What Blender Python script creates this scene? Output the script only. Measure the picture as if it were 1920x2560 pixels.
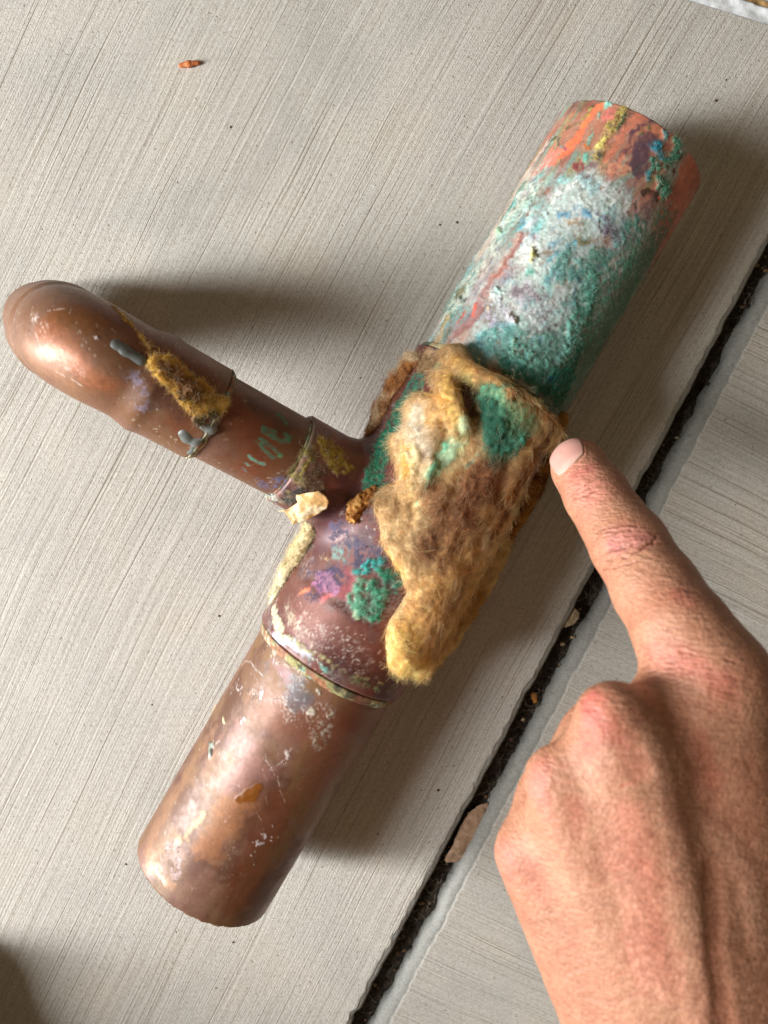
import bpy, math
import numpy as np
from mathutils import Vector

MM = 0.001
scene = bpy.context.scene
for o in list(bpy.data.objects):
    bpy.data.objects.remove(o)

# ------------------------------------------------------------------ camera
cam_d = bpy.data.cameras.new("camera")
cam = bpy.data.objects.new("camera", cam_d)
scene.collection.objects.link(cam)
cam.location = (0, 0, 0.303)
cam.rotation_euler = (math.radians(-5.0), 0, 0)
cam_d.sensor_fit = 'HORIZONTAL'
cam_d.sensor_width = 36.0
cam_d.lens = 36.0
cam_d.clip_start = 0.005
cam_d.clip_end = 50
cam_d.dof.use_dof = True
cam_d.dof.focus_distance = 0.262
cam_d.dof.aperture_fstop = 18.0
scene.camera = cam
scene.render.resolution_x, scene.render.resolution_y = 768, 1024

# ------------------------------------------------------------------ light of a covered porch: warm dim bounce, daylight from the open side
world = bpy.data.worlds.new("World")
scene.world = world
world.use_nodes = True
bg = world.node_tree.nodes["Background"]
bg.inputs[0].default_value = (1.0, 0.78, 0.50, 1)
bg.inputs[1].default_value = 0.155
ld = bpy.data.lights.new("porch_opening_light", 'AREA')
ld.shape = 'RECTANGLE'
ld.size = 0.22
ld.size_y = 1.05
ld.energy = 41.0
ld.color = (0.93, 0.97, 1.0)
lo = bpy.data.objects.new("porch_opening_light", ld)
scene.collection.objects.link(lo)
lo.location = (-1.0, -0.15, 0.60)                 # an upright opening to the left of the slab
lo.rotation_euler = Vector((-1.0, -0.12, 0.12)).to_track_quat('Z', 'Y').to_euler()

scene.view_settings.view_transform = 'Standard'
scene.view_settings.look = 'None'
scene.view_settings.exposure = 0.0
scene.view_settings.gamma = 1.0
scene.view_settings.use_curve_mapping = False
scene.render.engine = 'CYCLES'
scene.cycles.use_denoising = True
scene.cycles.denoiser = 'OPENIMAGEDENOISE'
scene.cycles.max_bounces = 8
scene.cycles.sample_clamp_indirect = 4.0

#<GEO>
# ------------------------------------------------------------------ numeric helpers (all lengths in millimetres)
_lat = np.random.RandomState(11).rand(64, 64, 64).astype(np.float32) * 2 - 1
def vnoise(P, scale, seed=0):
    Q = np.asarray(P, np.float32) / np.float32(scale) + np.float32(13.37 * (seed + 1))
    i = np.floor(Q).astype(np.int32)
    f = Q - i
    f = f * f * (3 - 2 * f)
    x0, y0, z0 = i[..., 0] & 63, i[..., 1] & 63, i[..., 2] & 63
    x1, y1, z1 = (x0 + 1) & 63, (y0 + 1) & 63, (z0 + 1) & 63
    fx, fy, fz = f[..., 0], f[..., 1], f[..., 2]
    L = _lat
    a = L[x0, y0, z0] * (1 - fx) + L[x1, y0, z0] * fx
    b = L[x0, y1, z0] * (1 - fx) + L[x1, y1, z0] * fx
    c = L[x0, y0, z1] * (1 - fx) + L[x1, y0, z1] * fx
    d = L[x0, y1, z1] * (1 - fx) + L[x1, y1, z1] * fx
    return (a * (1 - fy) + b * fy) * (1 - fz) + (c * (1 - fy) + d * fy) * fz
def fbm(P, scale, octs=3, seed=0):
    r = 0; a = 1; t = 0
    for k in range(octs):
        r = r + a * vnoise(P, scale / (2.03 ** k), seed + 7 * k); t += a; a *= .55
    return r / t
def sstep(a, b, x):
    t = np.clip((x - a) / (b - a), 0, 1)
    return t * t * (3 - 2 * t)
def smin(a, b, k):
    h = np.clip(.5 + .5 * (b - a) / k, 0, 1)
    return b * (1 - h) + a * h - k * h * (1 - h)
def unit(v):
    v = np.asarray(v, float); return v / np.linalg.norm(v)
def d_cone(P, a, b, ra, rb):
    a = np.asarray(a, np.float32); b = np.asarray(b, np.float32)
    ab = b - a
    t = np.clip(((P - a) @ ab) / max(float(ab @ ab), 1e-9), 0, 1)
    return np.linalg.norm(P - a - t[..., None] * ab, axis=-1) - (ra + (rb - ra) * t)
def d_poly(P, pts):
    if len(pts) == 1:
        return np.linalg.norm(P - np.asarray(pts[0], np.float32), axis=-1)
    r = None
    for a, b in zip(pts[:-1], pts[1:]):
        d = d_cone(P, a, b, 0, 0)
        r = d if r is None else np.minimum(r, d)
    return r
def d_cyl(P, a, ax, lo, hi, r):
    q = P - np.asarray(a, np.float32)
    t = q @ np.asarray(ax, np.float32)
    rad = np.linalg.norm(q - t[..., None] * np.asarray(ax, np.float32), axis=-1) - r
    end = np.maximum(lo - t, t - hi)
    return np.minimum(np.maximum(rad, end), 0) + np.hypot(np.maximum(rad, 0), np.maximum(end, 0))

# ------------------------------------------------------------------ the fitting: run axis, branch axis, elbow
RUN_A = np.array([-66.89, -158.36, 29.3])
RUN_AX = unit([0.503569, 0.863955, 0.0])
RUN_L = 298.7
TEE_K = 151.0
TEE_C = RUN_A + RUN_AX * TEE_K
BR = unit([-0.81072, 0.47107, 0.34760])
TEE_N = np.cross(BR, RUN_AX)
R_RUN, R_TEE, R_BR, R_CUP = 27.0, 29.2, 14.3, 15.9
TEE_H = 55.5
D_TEECUP, D_ELB, D_BEND = 50.5, 80.5, 124.8
ELB_C = TEE_C + BR * D_BEND
LEG_END = np.array((-128.65, 46.86, 6.50))
LEG = unit(LEG_END - ELB_C)
BEND_R = 21.0
def elbow_path():
    # straight cup, bend, straight leg: returns points along the centre line and the pipe radius there
    ca = float(BR @ LEG); th = math.acos(ca)
    tlen = BEND_R * math.tan(th / 2)
    p0 = ELB_C - BR * tlen
    side = unit(LEG - BR * ca)
    cc = p0 + side * BEND_R
    pts, rad = [], []
    start = TEE_C + BR * D_ELB
    n1 = 90
    for i in range(n1):
        p = start + (p0 - start) * i / n1
        d = D_ELB + np.linalg.norm(p - start)
        r = R_CUP + (15.0 - R_CUP) * float(sstep(101.0, 106.5, d)) + .5 * math.exp(-((d - 99.5) / 2.2) ** 2)
        pts.append(p); rad.append(r)
    n2 = 90
    for i in range(n2 + 1):
        a = th * i / n2
        pts.append(cc - side * BEND_R * math.cos(a) + BR * BEND_R * math.sin(a)); rad.append(15.0 + .35 * math.sin(math.pi * i / n2))
    p1 = pts[-1]
    leg_len = np.linalg.norm(LEG_END - p1)
    n3 = 110
    for i in range(1, n3 + 1):
        s_ = leg_len * i / n3
        r = 15.0 + .9 * float(sstep(2, 6, s_))
        if s_ > 24: r = R_BR
        pts.append(p1 + LEG * s_); rad.append(r)
    return np.array(pts), np.array(rad)
ELB_P, ELB_R = elbow_path()

def tee_sdf(P):
    run = d_cyl(P, TEE_C, RUN_AX, -TEE_H, TEE_H, R_TEE)
    k = np.abs((P - TEE_C.astype(np.float32)) @ RUN_AX.astype(np.float32))
    run = run + .55 * sstep(34.5, 31.0, k)
    d = (P - TEE_C.astype(np.float32)) @ BR.astype(np.float32)
    br = d_cyl(P, TEE_C, BR, 0, D_TEECUP, R_CUP) + .5 * sstep(34.0, 31.0, d)
    return smin(run, br, 9.0)
def asm_sdf(P):
    P = np.asarray(P, np.float32)
    d = np.minimum(tee_sdf(P), d_cyl(P, RUN_A, RUN_AX, 0, RUN_L, R_RUN))
    d = np.minimum(d, d_cyl(P, TEE_C, BR, 20, 90, R_BR))
    step = 12
    for i in range(0, len(ELB_P) - step, step):
        d = np.minimum(d, d_cone(P, ELB_P[i], ELB_P[i + step], ELB_R[i], ELB_R[i + step]))
    return d

# insulation thickness: width_mm | thickness_mm | points on the copper
T_STROKES = [(float(a), float(b), np.array([[float(v) for v in q.split(',')] for q in c.split(';')], np.float32))
             for a, b, c in (l.split('|') for l in """7.0|3.5|3.2,-19,56.4;6.4,-27.9,57.9;9,-35.7,57.7
7.7|4.5|16.6,-15,58;14.8,-27.9,57.6;11.7,-39.7,56.8
8.4|5.0|34.3,4,58;29.5,-8.7,56.9;26,-24.3,55;18.4,-43,53.4
7.2|6.0|18.4,-41.5,53.8;11.9,-53.6,53.5;6.6,-63,53.5;6.7,-68.8,52
6.0|6.0|13.2,-53.8,52.7;12.9,-66,47.2;12.5,-74.4,42.1
7.3|5.0|42.9,-4.9,52.6;36,-25,48;25.7,-45.6,46.1;16.8,-67.9,39.7
7.1|7.0|14.1,9.2,54.7;12.8,0.3,55.8;10.9,-11.2,57.1
3.9|4.5|6.5,0.3,52.7;7.1,-7.4,55.3
3.8|7.0|23,27,54;26,23,56.3;32.8,19.1,58.3;36.6,16.6,58.5
3.8|7.5|20.5,20.7,54.6;22.2,11.6,57.2;24.1,5.3,58.3
6.4|5.0|34.1,12.8,58.5;36.9,5.3,57.6;41.1,0.3,55.2
5.8|5.5|41.8,12.9,57.5;47.7,6.7,53.8;52.6,4.2,49.2
5.1|5.0|24.1,2.8,58.4;19.1,-8.6,57.9;15.4,-17.6,58""".strip().splitlines())]
def wool_sdf(P):
    P = np.asarray(P, np.float32)
    base = np.minimum(tee_sdf(P), d_cyl(P, RUN_A, RUN_AX, 0, RUN_L, R_RUN))
    th = np.full(P.shape[:-1], -1.2, np.float32)
    wob = fbm(P, 9.0, 3, 3)
    for w, h, pts in T_STROKES:
        d = d_poly(P, pts)
        lat = np.sqrt(np.maximum(d * d - np.maximum(base, 0) ** 2, 0)) + wob * 1.8
        b = (h + 1.2) * np.sqrt(np.clip(1 - (lat / w) ** 4, 0, 1)) - 1.2
        mx = np.maximum(th, b); wt = sstep(-1.2, .5, b) * sstep(-1.2, .5, th)
        th = mx + (-smin(-th, -b, 2.0) - mx) * wt
    th = th + .9 * fbm(P, 5.0, 2, 21) * sstep(0, 2.5, th) + .45 * vnoise(P, 1.7, 5) * sstep(0, 1.5, th)
    return base - th

# ------------------------------------------------------------------ the hand: joints and radii
J = dict(
    tip=((57.00, -6.53, 78.00), 8.4), dip=((59.69, -14.30, 88.00), 8.75), mid=((62.34, -20.48, 94.00), 8.9), pip=((64.88, -26.40, 101.00), 9.95),
    prx=((68.15, -36.24, 113.00), 10.5), bas=((70.78, -44.23, 124.00), 11.2), im=((75.80, -54.01, 130.00), 12.2),
    mm=((50.20, -60.09, 140.00), 8.8), rm=((39.12, -74.92, 137.00), 8.0), pm=((33.88, -95.62, 130.00), 8.0),
    ic=((84.34, -145.02, 139.00), 14.0), mc=((75.20, -143.41, 143.00), 14.0), rc=((68.50, -147.15, 141.00), 14.0), pc=((62.63, -154.63, 135.00), 12.5))
def hand_sdf(P):
    P = np.asarray(P, np.float32)
    def seg(a, b, k=None):
        return d_cone(P, J[a][0], J[b][0], J[a][1], J[b][1])
    ix = seg('tip', 'dip')
    for a, b in (('dip', 'mid'), ('mid', 'pip'), ('pip', 'prx'), ('prx', 'bas'), ('bas', 'im')):
        ix = smin(ix, seg(a, b), 2.5)
    d = smin(ix, seg('im', 'ic'), 5)
    palm = smin(smin(seg('mm', 'mc'), seg('rm', 'rc'), 9), seg('pm', 'pc'), 9)
    J2 = {k: np.array(v[0]) for k, v in J.items()}
    off = np.array([4, -6, -16.0])
    for a, b, r in (('im', 'mc', 15), ('mm', 'rc', 15), ('rm', 'pc', 13)):
        palm = smin(palm, d_cone(P, J2[a] + off + (2, -8, 0), J2[b] + off, r, 16), 8)
    palm = smin(palm, d_cone(P, J2['im'] + (0, -4, -1), J2['mm'] + (4, -7, -1.5), 9.5, 8.0), 8)
    palm = smin(palm, d_cone(P, J2['mm'] + (4, -7, -2), J2['rm'] + (5, -6, -2), 8.0, 7.0), 6)
    palm = smin(palm, d_cone(P, J2['rm'] + (5, -6, -2), J2['pm'] + (6, -3, -2), 7.0, 6.5), 6)
    palm = smin(palm, d_cone(P, (J2['im'] + J2['mm']) / 2 + (2, -13, -3), (J2['ic'] + J2['mc']) / 2 + (0, 0, -.5), 11.0, 14.0), 9)
    d = smin(d, palm, 8)
    # wrist and forearm
    w0 = (J2['ic'] + J2['mc']) / 2; w1 = (J2['rc'] + J2['pc']) / 2
    d = smin(d, d_cone(P, w0 + (-2, 0, -6), w0 + (14, -90, 12), 17, 22), 12)
    d = smin(d, d_cone(P, w1 + (2, 0, -6), w1 + (18, -90, 12), 17, 22), 12)
    # three curled fingers folded under the palm
    for key, l1, l2, r in (('mm', 1.0, 1.0, 8.2), ('rm', .95, .95, 7.8), ('pm', .8, .8, 6.8)):
        m = J2[key] + (4, -4, -3); p = m + np.array([14, -13, -34]) * l1; q = p + np.array([6, -20, 5]) * l2; t = q + np.array([2, 4, 16]) * l2
        f = smin(d_cone(P, m, p, r, r * .95), d_cone(P, p, q, r * .98, r * .88), 2)
        f = smin(f, d_cone(P, q, t, r * .88, r * .8), 2)
        d = smin(d, f, 3)
    # thumb along the index side, folded in
    c = J2['ic'] + (6, 14, -18); t1 = J2['im'] + (22, -30, -22); t2 = J2['im'] + (17, -6, -34); t3 = J2['im'] + (2, 2, -42)
    th = smin(d_cone(P, c, t1, 15, 11.5), d_cone(P, t1, t2, 10.5, 10), 4)
    th = smin(th, d_cone(P, t2, t3, 9.8, 8.2), 3)
    return smin(d, th, 6)
#</GEO>

def snets(fn, lo, hi, h):
    """naive surface nets of fn over a box, voxel h"""
    n = [int(math.ceil((hi[i] - lo[i]) / h)) + 1 for i in range(3)]
    xs = [np.float32(lo[i]) + np.float32(h) * np.arange(n[i], dtype=np.float32) for i in range(3)]
    F = np.empty(n, np.float32)
    for i0 in range(0, n[0], 16):
        g = np.stack(np.meshgrid(xs[0][i0:i0 + 16], xs[1], xs[2], indexing='ij'), -1)
        F[i0:i0 + 16] = fn(g)
    S = F < 0
    a, b, c = n[0] - 1, n[1] - 1, n[2] - 1
    cnt = np.zeros((a, b, c), np.int8)
    for dx in (0, 1):
        for dy in (0, 1):
            for dz in (0, 1):
                cnt += S[dx:dx + a, dy:dy + b, dz:dz + c]
    act = (cnt > 0) & (cnt < 8)
    I = np.argwhere(act)
    idx = -np.ones((a, b, c), np.int64)
    idx[act] = np.arange(len(I))
    V = np.zeros((len(I), 3), np.float64); W = np.zeros(len(I))
    cor = [np.array(t) for t in ((0,0,0),(1,0,0),(0,1,0),(1,1,0),(0,0,1),(1,0,1),(0,1,1),(1,1,1))]
    for p, q in ((0,1),(2,3),(4,5),(6,7),(0,2),(1,3),(4,6),(5,7),(0,4),(1,5),(2,6),(3,7)):
        f0 = F[tuple((I + cor[p]).T)]; f1 = F[tuple((I + cor[q]).T)]
        m = (f0 < 0) != (f1 < 0)
        t = np.where(m, f0 / np.where(m, f0 - f1, 1), 0)
        V += np.where(m[:, None], cor[p] + t[:, None] * (cor[q] - cor[p]), 0); W += m
    V = V / W[:, None]
    V = (I + V) * h + np.array(lo)
    Q = []
    for ax in range(3):
        sl0 = [slice(None)] * 3; sl1 = [slice(None)] * 3
        sl0[ax] = slice(0, -1); sl1[ax] = slice(1, None)
        A_, B_ = S[tuple(sl0)], S[tuple(sl1)]
        E = np.argwhere(A_ != B_)
        u, v = (ax + 1) % 3, (ax + 2) % 3
        ok = (E[:, u] > 0) & (E[:, v] > 0) & (E[:, u] < n[u] - 1) & (E[:, v] < n[v] - 1)
        E = E[ok]
        ins = A_[tuple(E.T)]
        eu = np.eye(3, dtype=int)[u]; ev = np.eye(3, dtype=int)[v]
        q = np.stack([idx[tuple(t.T)] for t in (E - eu - ev, E - ev, E, E - eu)], 1)
        q = np.where(ins[:, None], q, q[:, ::-1])
        Q.append(q)
    return V, np.concatenate(Q)
def normals(V, Q):
    a = V[Q[:, 2]] - V[Q[:, 0]]; b = V[Q[:, 3]] - V[Q[:, 1]]
    f = np.cross(a, b)
    N = np.zeros_like(V)
    for k in range(4):
        np.add.at(N, Q[:, k], f)
    return N / np.maximum(np.linalg.norm(N, axis=1, keepdims=True), 1e-9)
def relax(V, Q, n=2, f=.5):
    for _ in range(n):
        acc = np.zeros_like(V); c = np.zeros(len(V))
        for k in range(4):
            np.add.at(acc, Q[:, k], V[Q[:, (k + 1) % 4]]); np.add.at(acc, Q[:, k], V[Q[:, (k + 3) % 4]]); np.add.at(c, Q[:, k], 2)
        V = V * (1 - f) + f * acc / np.maximum(c, 1)[:, None]
    return V
def grid_quads(nu, nv, wrap_v=False):
    i = np.arange(nu - 1)[:, None]; j = np.arange(nv if wrap_v else nv - 1)[None, :]
    j1 = (j + 1) % nv
    return np.stack([(i * nv + j), (i * nv + j1), ((i + 1) * nv + j1), ((i + 1) * nv + j)], -1).reshape(-1, 4)
def lin(c):
    c = np.asarray(c, float) / 255.0
    return np.where(c <= .04045, c / 12.92, ((c + .055) / 1.055) ** 2.4)

def empty(name, loc, **props):
    o = bpy.data.objects.new(name, None)
    o.empty_display_size = .01
    o.location = Vector(loc) * MM
    scene.collection.objects.link(o)
    for k, v in props.items(): o[k] = v
    return o
def mesh_obj(name, V, Q, mat, parent=None, origin=None, col=None, rmb=None, smooth=True, extra=None, **props):
    """one mesh object; vertices given in world millimetres"""
    og = np.zeros(3)
    if parent is not None: og = np.array(parent.matrix_world.translation) / MM if parent.parent is None and False else np.array(ORIG[parent.name])
    elif origin is not None: og = np.asarray(origin, float)
    me = bpy.data.meshes.new(name)
    V = (np.asarray(V, float) - og) * MM
    Q = np.asarray(Q)
    me.vertices.add(len(V)); me.vertices.foreach_set('co', V.astype(np.float32).ravel())
    me.loops.add(Q.size); me.loops.foreach_set('vertex_index', Q.astype(np.int32).ravel())
    me.polygons.add(len(Q))
    me.polygons.foreach_set('loop_start', (np.arange(len(Q)) * Q.shape[1]).astype(np.int32))
    me.polygons.foreach_set('use_smooth', np.full(len(Q), smooth))
    me.update(calc_edges=True); me.validate()
    if col is not None:
        at = me.attributes.new('Col', 'FLOAT_COLOR', 'POINT')
        at.data.foreach_set('color', np.concatenate([col, np.ones((len(col), 1))], 1).astype(np.float32).ravel())
    if rmb is not None:
        at = me.attributes.new('RMB', 'FLOAT_COLOR', 'POINT')
        at.data.foreach_set('color', np.concatenate([rmb, np.ones((len(rmb), 1))], 1).astype(np.float32).ravel())
    if extra:
        for k, a in extra.items():
            at = me.attributes.new(k, 'FLOAT', 'POINT'); at.data.foreach_set('value', a.astype(np.float32))
    me.materials.append(mat)
    o = bpy.data.objects.new(name, me)
    scene.collection.objects.link(o)
    if parent is not None: o.parent = parent
    else: o.location = Vector(og) * MM
    for k, v in props.items(): o[k] = v
    ORIG[o.name] = og
    return o
ORIG = {}
def thing(name, loc, label, category, group=None):
    o = empty(name, loc, label=label, category=category)
    if group: o['group'] = group
    ORIG[o.name] = np.asarray(loc, float)
    return o
def fibres(name, pts, rad, col, mat, parent, **props):
    """hair strands: pts (n, k, 3) world mm, rad (n,) mm, col (n, 3)"""
    n, k, _ = pts.shape
    hc = bpy.data.hair_curves.new(name)
    hc.add_curves([k] * n)
    og = ORIG[parent.name] if parent is not None else np.zeros(3)
    hc.attributes['position'].data.foreach_set('vector', ((pts - og) * MM).astype(np.float32).ravel())
    ra = hc.attributes.get('radius') or hc.attributes.new('radius', 'FLOAT', 'POINT')
    taper = np.linspace(1, .45, k)[None, :] * rad[:, None] * MM
    ra.data.foreach_set('value', taper.astype(np.float32).ravel())
    ca = hc.attributes.new('Col', 'FLOAT_COLOR', 'CURVE')
    ca.data.foreach_set('color', np.concatenate([np.clip(col, 0, 1), np.ones((n, 1))], 1).astype(np.float32).ravel())
    hc.materials.append(mat)
    o = bpy.data.objects.new(name, hc)
    scene.collection.objects.link(o)
    if parent is not None: o.parent = parent
    for kk, v in props.items(): o[kk] = v
    return o
rng = np.random.RandomState(5)
def strands(P, N, D, length, lift, curl, k=5):
    """curved strands starting at P along D, lifting off along N"""
    n = len(P)
    t = np.linspace(0, 1, k)[None, :, None]
    side = np.cross(N, D)
    c1 = rng.randn(n, 1, 1) * curl; c2 = rng.randn(n, 1, 1) * curl * .6
    L = length[:, None, None]
    pts = P[:, None] + D[:, None] * L * t + side[:, None] * L * (c1 * t ** 2 + c2 * np.sin(t * 5 + rng.rand(n, 1, 1) * 6) * .25)
    pts += N[:, None] * (lift[:, None, None] * (np.sin(t * math.pi * (.5 + .5 * rng.rand(n, 1, 1)))))
    return pts
def tangents(N, ref=None, spread=math.pi):
    n = len(N)
    r = rng.randn(n, 3) if ref is None else np.broadcast_to(np.asarray(ref, float), (n, 3))
    T = r - N * (r * N).sum(1, keepdims=True)
    T /= np.maximum(np.linalg.norm(T, axis=1, keepdims=True), 1e-9)
    if ref is not None:
        a = (rng.randn(n) * spread)[:, None]
        T = T * np.cos(a) + np.cross(N, T) * np.sin(a)
    return T

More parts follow.
